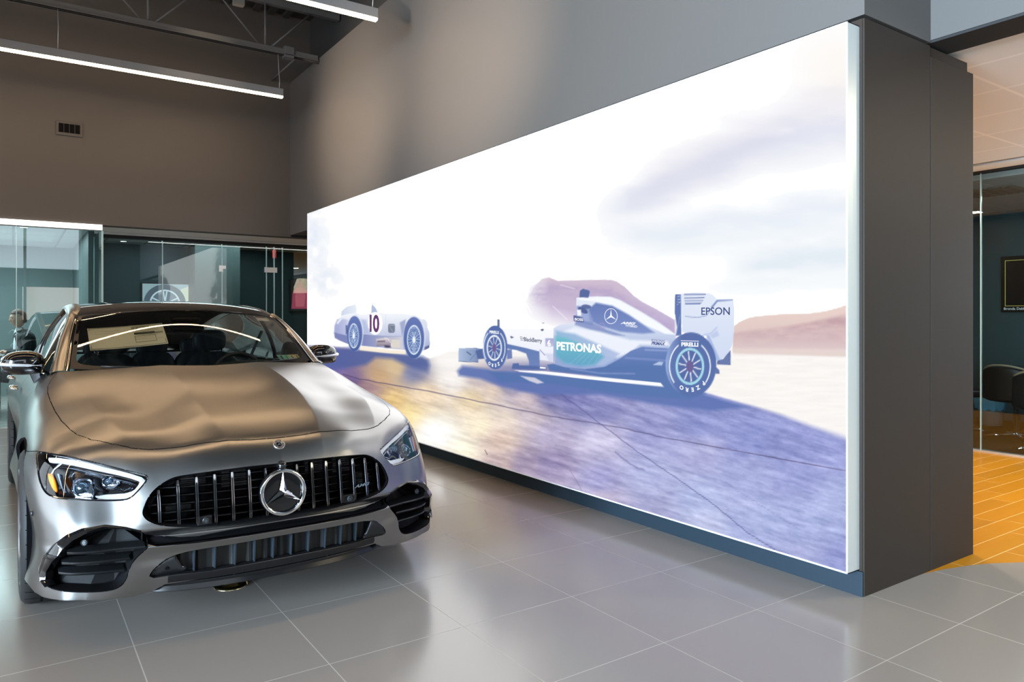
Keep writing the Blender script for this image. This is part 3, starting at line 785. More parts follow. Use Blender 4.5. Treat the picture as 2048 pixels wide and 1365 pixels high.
# printed black border round the glass
frit = M('frit_black', (.006, .006, .007), .35, spec=.3)
def ws_off(s, t, d):
    p = WS(s, t); e = .01
    a = WS(np.asarray(s)+e, t)-p; b_ = WS(s, np.asarray(t)+e)-p
    n_ = np.cross(a, b_); n_ /= np.linalg.norm(n_, axis=-1)[..., None]+1e-12
    n_ *= np.sign(n_[..., 2:3])
    return p+n_*d
b = B()
def rnd(i, n):   # rounded-rectangle parameter path
    return 2*math.pi*i/n
n = 160; outer = []; inner = []
for i in range(n):
    a = 2*math.pi*i/n; c, s_ = math.cos(a), math.sin(a)
    e = 2/16.
    X = math.copysign(abs(c)**e, c); Y = math.copysign(abs(s_)**e, s_)
    outer.append((X*1.0, .5+Y*.50)); inner.append((X*.965, .515+Y*.455))
O3 = ws_off(np.array([p[0] for p in outer]), np.array([p[1] for p in outer]), .0015); I3 = ws_off(np.array([p[0] for p in inner]), np.array([p[1] for p in inner]), .0015)
b.add(np.concatenate([O3, I3]), [(i, (i+1) % n, (i+1) % n+n, i+n) for i in range(n)])
# corners of the superellipse are filled to the true corner
for sx in (-1, 1):
    for t0 in (0, 1):
        k = [j for j in range(n) if (outer[j][0]*sx > .0) and ((outer[j][1] > .5) == (t0 == 1)) and abs(outer[j][0]) > .8 and abs(outer[j][1]-.5) > .3]
        cpt = ws_off(np.array([sx*1.0]), np.array([float(t0)]), .0015)[0]
        k = sorted(k)
        base = len(b.v); b.add([cpt]+[O3[j] for j in k], [(0, q, q+1) for q in range(1, len(k))])
b.build('windscreen_border', frit, wsn)
# cowl between bonnet and glass
yv = np.linspace(-.80, .80, 50); rows = []
hx = np.interp(np.abs(yv), [0, .16, .32, .50, .65, .76, .80], [-.40, -.42, -.47, -.54, -.61, -.69, -.72])
for k, (dx, dz) in enumerate([(.02, -.035), (-.02, -.040), (-.10, -.045), (-.24, -.05), (-.24, -.12)]):
    rows.append(np.stack([hx+dx, yv, G(np.minimum(hx, -.3), yv)+dz], -1))
gridmesh('cowl', np.stack(rows, 1), black_satin, car)
# wipers lie on the cowl
for y0, y1 in ((.05, .60), (-.55, .0)):
    pts = [ws_off(np.array([y/.70]), np.array([.035+.02*abs(y-y0)]), .012)[0] for y in np.linspace(y0, y1, 8)]
    b = B(); b.tube(pts, .006, 6); b.build('wiper', black_satin, car, smooth=True)
# windscreen pillars
for s in (-1, 1):
    t = np.linspace(-.03, 1.04, 24); Wp = WS(np.full(24, 1.0), t); xr = np.interp(t, [0, 1], [-.735, -1.37]); Rp = rail(xr)
    Pn = []
    for w_, up in ((.0, -.012), (.05, .004), (.24, .010), (.27, .004), (.30, .012), (.62, .020), (.85, .016), (1.0, .0), (1.06, -.03)):
        q_ = Wp*(1-w_)+Rp*w_; q_ = q_+np.array([.35*up, .35*up*w_, up]); Pn.append(q_)
    P = np.stack(Pn, 1); P[..., 1] *= s
    gridmesh('windscreen_pillar', P[:, 3:], paint, car)
    gridmesh('pillar_trim', P[:, :4], black_gloss, car)
    # roof rail behind the pillar
    xr = np.linspace(-1.34, -4.0, 40); Rp = rail(xr)
    Pn = [Rp+np.array([0, dy, dz]) for dy, dz in ((-.075, .016), (-.05, .018), (-.02, .010), (0, -.004), (.004, -.03))]
    P = np.stack(Pn, 1); P[..., 1] *= s
    gridmesh('roof_rail', P, paint, car)
    # side windows and the bright strip under them
    xr = np.linspace(-.80, -3.45, 50); Rp = rail(xr)+np.array([0, .0, -.025]); zb = G(xr, np.full(50, .80))
    Bp = np.stack([xr, np.full(50, .815), zb+.004], -1)
    k = np.linspace(0, 1, 9)[None, :, None]
    P = Rp[:, None]*(1-k)+Bp[:, None]*k; P[..., 1] += .035*(k[..., 0]*(1-k[..., 0])*4); P[..., 1] *= s
    gridmesh('side_window', P, side_glass, car)
    b = B(); b.tube([(p[0], s*(p[1]+.004), p[2]+.004) for p in Bp[::3]], .006, 6); b.build('window_trim', chrome, car, smooth=True)
    b = B(); b.tube([(p[0], s*(p[1]+.004), p[2]) for p in Rp[::3]], .006, 6); b.build('window_trim', black_gloss, car, smooth=True)
    for xx in (-1.82,):
        i = int(np.argmin(np.abs(xr-xx))); b = B(); pts = P[i]; b.tube([(q[0], q[1]+s*.002, q[2]) for q in pts], .018, 6); b.build('door_pillar', black_gloss, car, smooth=True)
    # shelf strip under the windows closes the shell
    xs_ = np.linspace(-.72, -3.5, 30); P = np.stack([np.stack([xs_, np.full(30, yy), G(xs_, np.full(30, yy))-.004+dz], -1) for yy, dz in ((.83, 0), (.79, -.004), (.76, -.05))], 1); P[..., 1] *= s
    gridmesh('door_shoulder', P, black_satin, car)
    # handle
    for hx_ in (-1.62, -2.62):
        b = B(); b.tube([(hx_-.11, s*.93, .865), (hx_-.09, s*.955, .870), (hx_, s*.965, .872), (hx_+.09, s*.955, .870), (hx_+.11, s*.93, .865)], [.008, .012, .014, .012, .008], 8)
        b.build('door_handle', chrome, car, smooth=True)
Sg, Rg = np.meshgrid(np.linspace(-1, 1, 41), np.linspace(0, 1, 60), indexing='ij')
roof_mat = M('roof_black_glass', (.010, .009, .009), .07, 0, 1.)
gridmesh('roof', ROOF(Sg*.93, Rg), roof_mat, car)
hd = np.linspace(-1, 1, 41); Hp = WS(hd, np.full(41, 1.0)); Rf = ROOF(hd*.93, np.zeros(41))
mid_ = (Hp+Rf)/2+np.array([0, 0, -.012])
gridmesh('roof_header', np.stack([Hp+np.array([0, 0, -.002]), mid_, Rf+np.array([0, 0, -.002])], 1), M('header_paint', (.20, .19, .18), .3, .8), car)
# headliner keeps the cabin dark
gridmesh('headliner', ROOF(Sg*.90, Rg*.9+.02)+np.array([0, 0, -.03]), M('headliner', (.05, .05, .05), .9), car)
# ---- mirrors
def superell(c, r, e=.6, nu=36, nv=20):
    v = []
    f_ = lambda q, p: math.copysign(abs(q)**p, q)
    for i in range(nu):
        a = 2*math.pi*i/nu
        for j in range(nv+1):
            p = -math.pi/2+math.pi*j/nv
            v.append((c[0]+r[0]*f_(math.cos(p), e)*f_(math.cos(a), e), c[1]+r[1]*f_(math.cos(p), e)*f_(math.sin(a), e), c[2]+r[2]*f_(math.sin(p), e)))
    return v, grid_faces(nu, nv+1, True)
for s in (-1, 1):
    m = empty('wing_mirror', (-1.04, s*.915, 1.058)); m.parent = car
    v, f = superell((0, 0, 0), (.085, .108, .071), .72)
    up = [(x+.012*(1-(y*s/.12)**2)-(.025 if y*s > 0 else 0)*(y*s/.12)**2, y, z-(.022*max(0, y*s/.12)**2 if z > 0 else -.012*max(0, y*s/.12)**2)) for x, y, z in v]
    o = mk('mirror_shell', up, f, black_gloss, m, smooth=True)
    b = B(); pts = []
    for i in range(25):
        a = R(-15)+R(210)*i/24; x = .090*math.sin(a); y = .112*math.cos(a)
        pts.append((x*.98+.002, s*y, -.010+.006*math.cos(a)))
    b.tube(pts, [.003]+[.0105]*23+[.003], 8)
    b.build('indicator_strip', M('indicator_lens', (.72, .76, .82), .12, .3, 1.), m, smooth=True)
    v, f = superell((-.004, -s*.004, -.045), (.070, .105, .026), .8)
    mk('mirror_foot_cover', v, f, black_satin, m, smooth=True)
    b = B(); b.add([(.03, -s*.03, -.055), (-.04, -s*.03, -.055), (-.045, -s*.11, -.055), (.03, -s*.11, -.055), (-.005, -s*.060, -.135), (-.045, -s*.060, -.135), (-.05, -s*.08, -.135), (-.01, -s*.08, -.135)],
                   [(0, 1, 2, 3), (4, 7, 6, 5), (0, 4, 5, 1), (1, 5, 6, 2), (2, 6, 7, 3), (3, 7, 4, 0)])
    b.build('mirror_stalk', black_gloss, m, bev=.004)
    v, f = superell((-.072, 0, .003), (.006, .105, .058), .7); mk('mirror_glass', v, f, chrome, m, smooth=True)
# ---- interior
leather = M('interior_leather', (.035, .045, .05), .45)
dashm = M('dashboard_grey', (.05, .065, .068), .5)
P = np.stack([np.stack([np.interp(np.abs(yv), [0, .8], [x0, x0-.22]), yv*.96, np.full(50, z0)], -1) for x0, z0 in ((-.46, .985), (-.62, .995), (-.80, 1.00), (-.95, .985), (-1.02, .93), (-1.0, .70))], 1)
gridmesh('dashboard', P, dashm, car)
# instrument hood and air vents on the dash
v, f = superell((-.93, .36, 1.0), (.10, .20, .035), .7); mk('instrument_hood', v, f, dashm, car, smooth=True)
b = B()
for i in range(24): pass
sw = [(-1.17-.05*math.sin(a), .36+.18*math.cos(a), .90+.17*math.sin(a)) for a in [2*math.pi*i/28 for i in range(28)]]
b.tube(sw, .015, 8, closed=True); b.tube([(-1.17, .20, .90), (-1.12, .36, .88), (-1.17, .52, .90)], .02, 6); b.build('steering_wheel', leather, car, smooth=True)
for s, big in ((-1, 1), (1, 0)):
    st = empty('front_seat', (-1.72, s*.36, .30)); st.parent = car
    v, f = superell((.12, 0, .10), (.30, .26, .10), .6); mk('seat_cushion', v, f, leather, st, smooth=True)
    v, f = superell((-.10, 0, .42), (.08, .26, .34), .6); v = [(x-.22*(z-.1), y*(1-.22*max(0, z-.45)/.3), z) for x, y, z in v]; mk('seat_back', v, f, leather, st, smooth=True)
    v, f = superell((-.26, -s*.02, .845), (.055, .125, .085), .62); mk('headrest', v, f, M('headrest_leather', (.045, .06, .068), .4), st, smooth=True)
    b = B()
    for dy in (-.07, .07): b.tube([(-.225, dy, .68), (-.235, dy, .79)], .007, 8)
    b.build('headrest_post', chrome, st, smooth=True)
    if s < 0:
        b = B(); b.tube([(-.165, -.11, .795), (-.16, -.10, .770), (-.155, -.07, .762), (-.155, .07, .762), (-.16, .10, .770), (-.165, .11, .795)], .004, 6)
        b.build('seat_badge_trim', chrome, st, smooth=True)
for y in (-.36, .02, .36):
    st = empty('rear_seat', (-2.55, y, .35)); st.parent = car
    v, f = superell((0, 0, .38), (.09, .19, .32), .6); mk('seat_back', v, f, leather, st, smooth=True)
    v, f = superell((-.04, 0, .73), (.05, .12, .07), .6); mk('headrest', v, f, leather, st, smooth=True)
b = B(); b.box(-3.6, -.9, -.74, .74, .28, .32); b.build('cabin_floor', M('cabin_carpet', (.02, .02, .02), .9), car)
# rear-view mirror and sensor pod at the top of the screen
v, f = superell((-1.16, 0, 1.312), (.05, .10, .022), .7); mk('sensor_pod', v, f, black_satin, car, smooth=True)
v, f = superell((-1.20, .02, 1.25), (.018, .11, .032), .6); mk('rear_view_mirror', v, f, black_gloss, car, smooth=True)
# belt
b = B(); b.tube([(-1.80, .70, 1.22), (-1.86, .60, .95), (-1.86, .52, .70)], .012, 6); b.build('seat_belt', M('belt_grey', (.2, .21, .22), .6), car, smooth=True)
# ---- papers on the glass
paper = M('sticker_paper', (.93, .95, .88), .6)
def ws_sheet(name, q, mat, parent, off=-.006, n=8, m=4):
    """a sheet on the windscreen between four (s, t) corners"""
    A_, B_, C_, D_ = [np.array(p, float) for p in q]
    U, W_ = np.meshgrid(np.linspace(0, 1, n), np.linspace(0, 1, m), indexing='ij')
    st_ = A_*((1-U)*(1-W_))[..., None]+B_*(U*(1-W_))[..., None]+C_*(U*W_)[..., None]+D_*((1-U)*W_)[..., None]
    return gridmesh(name, ws_off(st_[..., 0], st_[..., 1], off), mat, parent)
pc = [(-.909, .647), (-.269, .743), (-.249, .411), (-.871, .292)]
tag(ws_sheet('price_sheet', pc, paper, wsn, n=24, m=10), label='pale green-white price sheet')
def sub(q, u0, u1, w0, w1):
    q = [np.array(p) for p in q]; f_ = lambda u, w: tuple(q[0]*(1-u)*(1-w)+q[1]*u*(1-w)+q[2]*u*w+q[3]*(1-u)*w)
    return [f_(u0, w0), f_(u1, w0), f_(u1, w1), f_(u0, w1)]
ink = M('sheet_ink', (.10, .12, .09), .6); ink2 = M('sheet_print', (.45, .47, .40), .6)
psheet = [o for o in bpy.data.objects if o.name.startswith('price_sheet')][0]
lines = []
for u0, u1, w0, w1, mm in [(.02, .98, .03, .042, ink), (.02, .98, .955, .967, ink), (.018, .024, .03, .967, ink), (.976, .982, .03, .967, ink),
        (.58, .86, .37, .47, ink), (.58, .86, .53, .545, ink), (.58, .86, .80, .815, ink), (.58, .585, .53, .815, ink), (.855, .86, .53, .815, ink),
        (.56, .80, .09, .12, ink), (.56, .92, .20, .215, ink2), (.56, .92, .25, .262, ink2), (.56, .92, .31, .322, ink2), (.57, .84, .60, .61, ink2), (.57, .84, .68, .69, ink2), (.88, .96, .70, .71, ink2), (.56, .60, .15, .18, ink), (.62, .65, .15, .18, ink),
        (.08, .40, .20, .21, ink2), (.08, .36, .32, .33, ink2), (.86, .97, .40, .48, ink2)]:
    o = ws_sheet('sheet_print', sub(pc, u0, u1, w0, w1), mm, psheet, off=-.0045, n=12, m=2)
rg = [(.706, .172), (.925, .14), (.929, .058), (.717, .082)]
reg = ws_sheet('registration_sticker', rg, M('sticker_teal', (.35, .70, .60), .5), wsn)
ws_sheet('sticker_half', sub(rg, .55, 1, 0, 1), M('sticker_yellow', (.80, .70, .30), .5), reg, off=-.005)
for u, cc in ((.12, (.05, .1, .15)), (.36, (.1, .4, .2)), (.62, (.15, .2, .5)), (.86, (.25, .25, .25))):
    ws_sheet('sticker_digit', sub(rg, u, u+.08, .2, .8), M('digit%d' % (u*100), cc, .5), reg, off=-.0038)
lb = [(.758, .943), (.935, .961), (.907, .80), (.754, .809)]
tg_ = ws_sheet('top_label', lb, M('label_white', (.85, .85, .85), .6), wsn)
ws_sheet('label_print', sub(lb, .08, .92, .12, .32), ink, tg_, off=-.0045)
# ---------------------------------------------------------------- the room
def node_lines(m, base, line, px, py, x0, y0, w, var=.03, rough=None, stagger=0., vertical=False, noise=None):
    """object-space joint lines on a procedural surface"""
    n = m.node_tree.nodes; l = m.node_tree.links; bs = bsdf(m)
    tc = n.new('ShaderNodeTexCoord'); sp = n.new('ShaderNodeSeparateXYZ'); l.new(tc.outputs['Object'], sp.inputs[0])
    def mth(op, a, b=None, c=None):
        q = n.new('ShaderNodeMath'); q.operation = op
        for i, v in enumerate((a, b, c)):
            if v is None: continue
            if isinstance(v, (int, float)): q.inputs[i].default_value = v
            else: l.new(v, q.inputs[i])
        return q.outputs[0]
    X = mth('SUBTRACT', sp.outputs[0], x0); Y = mth('SUBTRACT', sp.outputs[1], y0)
    iy = mth('FLOOR', mth('DIVIDE', Y, py))
    if stagger: X = mth('ADD', X, mth('MULTIPLY', mth('FRACT', mth('MULTIPLY', mth('SINE', mth('MULTIPLY', iy, 12.9898)), 43758.5)), px*stagger))
    ix = mth('FLOOR', mth('DIVIDE', X, px))
    fx = mth('PINGPONG', X, px/2); fy = mth('PINGPONG', Y, py/2)
    fx = mth('SUBTRACT', px/2, mth('ABSOLUTE', mth('SUBTRACT', mth('PINGPONG', X, px), px/2)))
    fy = mth('SUBTRACT', py/2, mth('ABSOLUTE', mth('SUBTRACT', mth('PINGPONG', Y, py), py/2)))
    d = mth('MINIMUM', fx, fy); k = mth('LESS_THAN', d, w/2)
    rnd_ = mth('FRACT', mth('MULTIPLY', mth('SINE', mth('ADD', mth('MULTIPLY', ix, 12.9898), mth('MULTIPLY', iy, 78.233))), 43758.5))
    col1 = n.new('ShaderNodeMix'); col1.data_type = 'RGBA'
    col1.inputs[6].default_value = (*[c*(1-var) for c in base], 1); col1.inputs[7].default_value = (*[c*(1+var) for c in base], 1)
    fac = rnd_
    if noise:
        no = n.new('ShaderNodeTexNoise'); no.inputs['Scale'].default_value = 1; no.inputs['Detail'].default_value = 6
        mp = n.new('ShaderNodeMapping'); mp.inputs['Scale'].default_value = noise; l.new(tc.outputs['Object'], mp.inputs[0]); 
        ad = n.new('ShaderNodeVectorMath'); ad.operation = 'ADD'; cb = n.new('ShaderNodeCombineXYZ'); l.new(rnd_, cb.inputs[2]); l.new(mp.outputs[0], ad.inputs[0]); 
        sc = n.new('ShaderNodeVectorMath'); sc.operation = 'SCALE'; sc.inputs['Scale'].default_value = 37; l.new(cb.outputs[0], sc.inputs[0]); l.new(sc.outputs[0], ad.inputs[1])
        l.new(ad.outputs[0], no.inputs['Vector']); fac = mth('ADD', mth('MULTIPLY', rnd_, .4), mth('MULTIPLY', no.outputs['Fac'], .6))
    l.new(fac, col1.inputs[0])
    mix = n.new('ShaderNodeMix'); mix.data_type = 'RGBA'; l.new(k, mix.inputs[0]); l.new(col1.outputs[2], mix.inputs[6]); mix.inputs[7].default_value = (*line, 1)
    l.new(mix.outputs[2], bs.inputs['Base Color'])
    if rough is not None:
        l.new(mth('ADD', mth('MULTIPLY', k, .3), rough), bs.inputs['Roughness'])
    bu = n.new('ShaderNodeBump'); bu.inputs['Strength'].default_value = .35; bu.inputs['Distance'].default_value = .002; bu.invert = True
    l.new(k, bu.inputs['Height']); l.new(bu.outputs[0], bs.inputs['Normal'])
    return m
tile = node_lines(M('floor_tile', (.3, .3, .3), .30, spec=.75), (.30, .272, .248), (.44, .41, .37), .594, .594, 3.37-.594*8, 1.49-.594*8, .0045, .03, .19)
wood = node_lines(M('wood_plank_tile', (.5, .3, .1), .38, spec=.3), (.46, .195, .007), (.70, .48, .20), .9, .148, .0, .03, .004, .22, .34, stagger=1., noise=(.8, 9, 1))
wallm = bumped(M('grey_wall_paint', (.092, .084, .079), .6, spec=.3), 220, .03, 3, .001)
wall_dark = bumped(M('charcoal_cladding', (.032, .0245, .020), .55, spec=.15), 220, .03, 3, .001)
black_paint = M('black_paint', (.012, .012, .012), .7)
deck_m = M('dark_deck', (.035, .034, .033), .8)
def st(o): o['kind'] = 'structure'; return o
def bx(name, x0, x1, y0, y1, z0, z1, mat, parent=None, bev=None):
    b = B(); b.box(x0, x1, y0, y1, z0, z1); return b.build(name, mat, parent, bev=bev)
# floors meet along a sweeping curve
arc = [(3.60, 1.93), (3.84, 1.895), (4.03, 1.862), (4.21, 1.812), (4.36, 1.752), (4.5, 1.672), (4.7, 1.53), (4.95, 1.30), (5.3, .85), (5.7, .1), (6.1, -1.0), (6.3, -2.5), (6.35, -7.2)]
st(mk('floor', [(-9.2, -7.2, 0)]+[(x, y, 0) for x, y in reversed(arc)]+[(3.60, 15.2, 0), (-9.2, 15.2, 0)], [tuple(range(len(arc)+3))], tile))
st(mk('floor_wood', [(x, y, 0) for x, y in arc]+[(11.2, -7.2, 0), (11.2, 15.2, 0), (3.60, 15.2, 0)], [tuple(range(len(arc)+3))], wood))
# the partition that carries the light box
st(bx('wall_right', 3.32, 4.383, 1.90, 9.56, 0, 2.745, wall_dark))
o = bx('wall_right_cladding', 3.322, 3.947, 1.889, 1.90, 0.0, 2.745, wall_dark, bev=.0015); st(o)
o = bx('wall_right_cladding', 3.9535, 4.43, 1.889, 1.90, 0, 2.69, wall_dark, bev=.0015); st(o)
st(bx('wall_right_return', 4.383, 4.43, 1.90, 9.56, 0, 2.69, wall_dark))
st(bx('trim_1', 3.308, 3.322, 1.892, 9.55, 0.0, .118, M('plinth_grey', (.014, .027, .040), .45), bev=.001))
st(bx('wall_right_upper', 3.322, 3.952, 1.889, 10.55, 2.762, 4.75, wallm))
st(bx('trim_2', 3.36, 3.93, 1.92, 9.56, 2.745, 2.762, black_paint))
st(bx('wall_right_soffit', 3.322, 3.952, 9.58, 10.55, 2.53, 2.762, wallm))
st(bx('wall_right_top', 3.62, 3.952, -7.2, 10.9, 4.75, 5.75, deck_m))
st(bx('wall_header', 3.952, 4.12, -7.2, 1.889, 2.775, 4.76, wallm))
st(bx('trim_3', 3.958, 4.20, -7.2, 2.2, 2.762, 2.775, black_paint))
st(bx('trim_4', 3.322, 3.95, 10.50, 10.52, 2.50, 2.53, black_paint))
# back wall above the glass, returns
st(bx('wall_back', -9.2, 4.2, 10.55, 10.75, 2.505, 5.75, wallm))
st(bx('wall_left', -9.4, -9.2, -7.4, 15.4, 0, .35, wallm))
st(bx('wall_left_top', -9.4, -9.2, -7.4, 15.4, 4.3, 5.75, wallm))
for i, y in enumerate(np.linspace(-7.2, 10.5, 8)): st(bx('trim_%d' % (10+i), -9.36, -9.18, y-.05, y+.05, .35, 4.3, M('mullion', (.3, .3, .3), .4, .8)))
st(bx('wall_left_back', -9.4, -9.2, 10.5, 15.4, .35, 4.3, wallm))
st(bx('wall_front_right', 1.9, 12, -7.4, -7.2, 0, 5.75, wallm)); st(bx('window_50', .24, 1.9, -7.36, -7.30, 1.27, 2.35, M('frosted_panel', (.7, .62, .56), .6, emit=(.95, .82, .74), estr=2.6))); st(bx('wall_front', -9.4, 1.9, -7.4, -7.2, 0, 1.27, wallm)); st(bx('door_1', -9.4, .24, -7.38, -7.28, 1.27, 2.35, M('front_shutter', (.16, .20, .19), .5))); st(bx('wall_front_band', -9.4, 1.9, -7.4, -7.2, 2.35, 2.95, M('front_band', (.10, .12, .12), .5))); st(bx('wall_front_top', -9.4, 1.9, -7.4, -7.2, 4.45, 5.75, wallm))
for i, x in enumerate(np.linspace(-9, 1.86, 8)): st(bx('trim_%d' % (20+i), x-.04, x+.04, -7.38, -7.18, 1.0, 4.45, M('mullion')))
st(bx('ceiling', -9.4, 3.952, -7.4, 10.8, 5.72, 5.85, deck_m))
# ribs of the steel deck
b = B()
for i in range(60): b.box(-9.2+i*.21, -9.2+i*.21+.09, -7.2, 10.5, 5.66, 5.72)
st(b.build('ceiling_ribs', deck_m))
# corridor on the right
ctile = node_lines(M('ceiling_tile', (.8, .8, .8), .8), (.74, .72, .70), (.86, .83, .80), .6, .6, 4.587-6.0, 2.03-6.0, .024, .015, .8)
st(bx('ceiling_corridor', 4.12, 7.50, -7.2, 15.2, 2.782, 2.84, ctile))
st(bx('trim_5', 7.50, 7.60, -7.2, 15.2, 2.80, 2.84, black_paint))
st(bx('ceiling_margin', 7.60, 7.86, -7.2, 15.2, 2.775, 2.84, M('plaster_white', (.74, .72, .70), .8)))
st(bx('trim_6', 7.86, 7.95, -7.2, 15.2, 2.755, 2.84, black_paint))
ctile2 = M('ceiling_tile')
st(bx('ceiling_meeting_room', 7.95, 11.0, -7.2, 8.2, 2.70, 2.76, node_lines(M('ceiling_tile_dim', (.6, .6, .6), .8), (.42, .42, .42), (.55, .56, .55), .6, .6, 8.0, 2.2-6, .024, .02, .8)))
teal = bumped(M('teal_wall_paint', (.030, .058, .068), .5, spec=.4), 200, .03, 3, .001)
st(bx('wall_meeting_room', 10.5, 10.7, -7.2, 8.2, 0, 2.70, teal)); st(bx('wall_meeting_room_end', 7.95, 10.7, 6.2, 6.4, 0, 2.70, teal))
carpet = bumped(M('carpet_brown', (.045, .030, .020), .95), 300, .4, 4, .004)
st(bx('floor_meeting_room', 7.98, 10.5, -7.2, 6.2, -.02, .006, carpet))
st(bx('trim_7', 7.86, 7.96, -7.2, 6.2, 0, .018, M('track_aluminium', (.75, .73, .72), .35, .7)))
pane = glass_mat('partition_glass', (.84, .90, .89), 1.5)
pane_edge = M('glass_edge', (.45, .62, .62), .15, .2, emit=None)
ys_ = [6.2, 3.30+.0, 1.7, .1, -1.5, -3.1, -4.7, -7.2]
for i in range(len(ys_)-1):
    st(bx('window_%d' % (i+1), 7.90, 7.912, ys_[i+1]+.004, ys_[i]-.004, .018, 2.755, pane))
    if i: st(bx('trim_%d' % (40+i), 7.897, 7.915, ys_[i]-.0045, ys_[i]+.0045, .018, 2.755, pane_edge))
st(bx('wall_corridor_end', 3.952, 8.1, 15.0, 15.2, 0, 2.84, teal))
# glass front of the offices in the back-left corner
# white lit channel over the forward glass
st(bx('trim_8', -9.2, .93, 10.52, 10.56, 2.44, 2.505, M('lit_channel', (.9, .9, .9), .5, emit=(1, .98, .95), estr=1.6)))
st(bx('trim_9', -9.2, .93, 10.56, 10.70, 2.44, 2.505, black_paint))
tintpane = glass_mat('office_glass', (.78, .89, .89), 1.6)
xs2 = [-9.2, -7.6, -6.0, -4.4, -2.9, -1.42, .03, .93]
for i in range(len(xs2)-1):
    st(bx('window_%d' % (20+i), xs2[i]+.004, xs2[i+1]-.004, 10.60, 10.612, .02, 2.44, tintpane))
    if i: st(bx('trim_%d' % (50+i), xs2[i]-.005, xs2[i]+.005, 10.597, 10.615, .02, 2.44, pane_edge))
st(bx('window_30', .93, .942, 10.62, 11.70, .02, 2.46, tintpane))
st(bx('trim_60', .925, .947, 10.597, 10.62, .02, 2.44, pane_edge)); st(bx('trim_61', .925, .947, 11.69, 11.71, .02, 2.46, pane_edge))
pane3 = glass_mat('office_door_glass', (.76, .85, .84), 1.6)
def x_at(u, y):
    t = (u-1024)/1452; Yc = y/(-t*.5661+.8243); return (t*.8243+.5661)*Yc
xv = [.947]+[x_at(u, 11.7) for u in (325, 444, 533, 565)]+[5.6]
for i in range(len(xv)-1):
    st(bx('window_%d' % (31+i), xv[i]+.004, xv[i+1]-.004, 11.70, 11.712, .02, 2.46, pane3))
    if i: st(bx('trim_%d' % (62+i), xv[i]-.006, xv[i]+.006, 11.695, 11.717, .02, 2.46, pane_edge))
st(bx('trim_70', x_at(548, 11.7)-.006, x_at(548, 11.7)+.006, 11.68, 11.70, .02, 2.46, pane_edge))
# vestibule ceiling strips
st(bx('ceiling_vestibule', .93, 5.6, 10.75, 11.35, 2.505, 2.56, M('plaster_white')))
st(bx('trim_71', .93, 5.6, 11.35, 11.47, 2.515, 2.56, black_paint)); st(bx('ceiling_vestibule_margin', .93, 5.6, 11.47, 11.62, 2.50, 2.56, M('plaster_white'))); st(bx('trim_72', .93, 5.6, 11.62, 11.75, 2.46, 2.56, black_paint))
otile = node_lines(M('office_ceiling_tile', (.6, .6, .6), .8), (.58, .62, .62), (.30, .33, .33), .6, 1.2, 0, 11.75-12, .03, .02, .8)
st(bx('ceiling_office', -9.2, 8.0, 11.75, 15.2, 2.56, 2.62, otile)); st(bx('ceiling_office_front', -9.2, .93, 10.7, 11.75, 2.56, 2.62, otile))
st(bx('wall_office', .93, 6.4, 13.6, 13.8, 0, 2.6, teal)); st(bx('wall_office_side', 6.2, 6.4, 9.6, 13.6, 0, 2.6, teal))
st(bx('wall_office_left', -9.2, .93, 15.0, 15.2, 0, 2.6, M('office_wall_grey', (.12, .15, .15), .6)))
xa, xb = x_at(390, 13.0), x_at(480, 13.0)
st(bx('wall_office_pier', xa, xb, 13.0, 13.6, 0, 2.58, M('teal_pier', (.075, .10, .10), .5)))
xc, xd = x_at(167, 12.6), x_at(203, 12.6)
st(bx('wall_office_divide', xc, xc+.10, 11.75, 15.0, 0, 2.58, M('teal_pier')))
# ---- linear pendants
alu = M('pendant_aluminium', (.26, .26, .265), .4, .3)
glow = M('pendant_diffuser', (1, .9, .75), .5, emit=(1, .66, .36), estr=36)
def pendant(y, label, x1=2.85, L=10.0, group='suspended line lamps'):
    r = empty('linear_pendant', (x1, y, 4.155), 0, label, 'lamp')
    b = B(); b.box(-L, 0, -.030, .030, .014, .105); b.build('lamp_body', alu, r, bev=.002)
    b = B(); b.box(-L+.004, -.004, -.0275, .0275, -.006, .0135); b.build('diffuser', glow, r)
    for xc_ in (-.045, -2.45, -4.9, -7.3, -9.7):
        b = B(); b.tube([(xc_, 0, .10), (xc_+.004, 0, .35), (xc_-.002, 0, .60)] if xc_ != -.045 else [(xc_, 0, .10), (xc_+.006, 0, .2), (xc_-.004, 0, .32), (xc_-.01, 0, .45), (xc_-.02, 0, .60)], .0035, 6); b.build('suspension_cable', M('cable_steel', (.55, .55, .55), .4, .6), r, smooth=True)
        b = B(); b.lathe([(.0, .118), (.008, .116), (.012, .104)], center=(xc_, 0, 0), seg=12); b.build('cable_grip', chrome, r, smooth=True)
    return r
pendant(9.35, 'long suspended line lamp nearest the back wall, above the glass offices')
pendant(6.42, 'long suspended line lamp cut off by the top edge, nearer than the back wall one')
pendant(3.49, 'long suspended line lamp overhead, above the car nose')
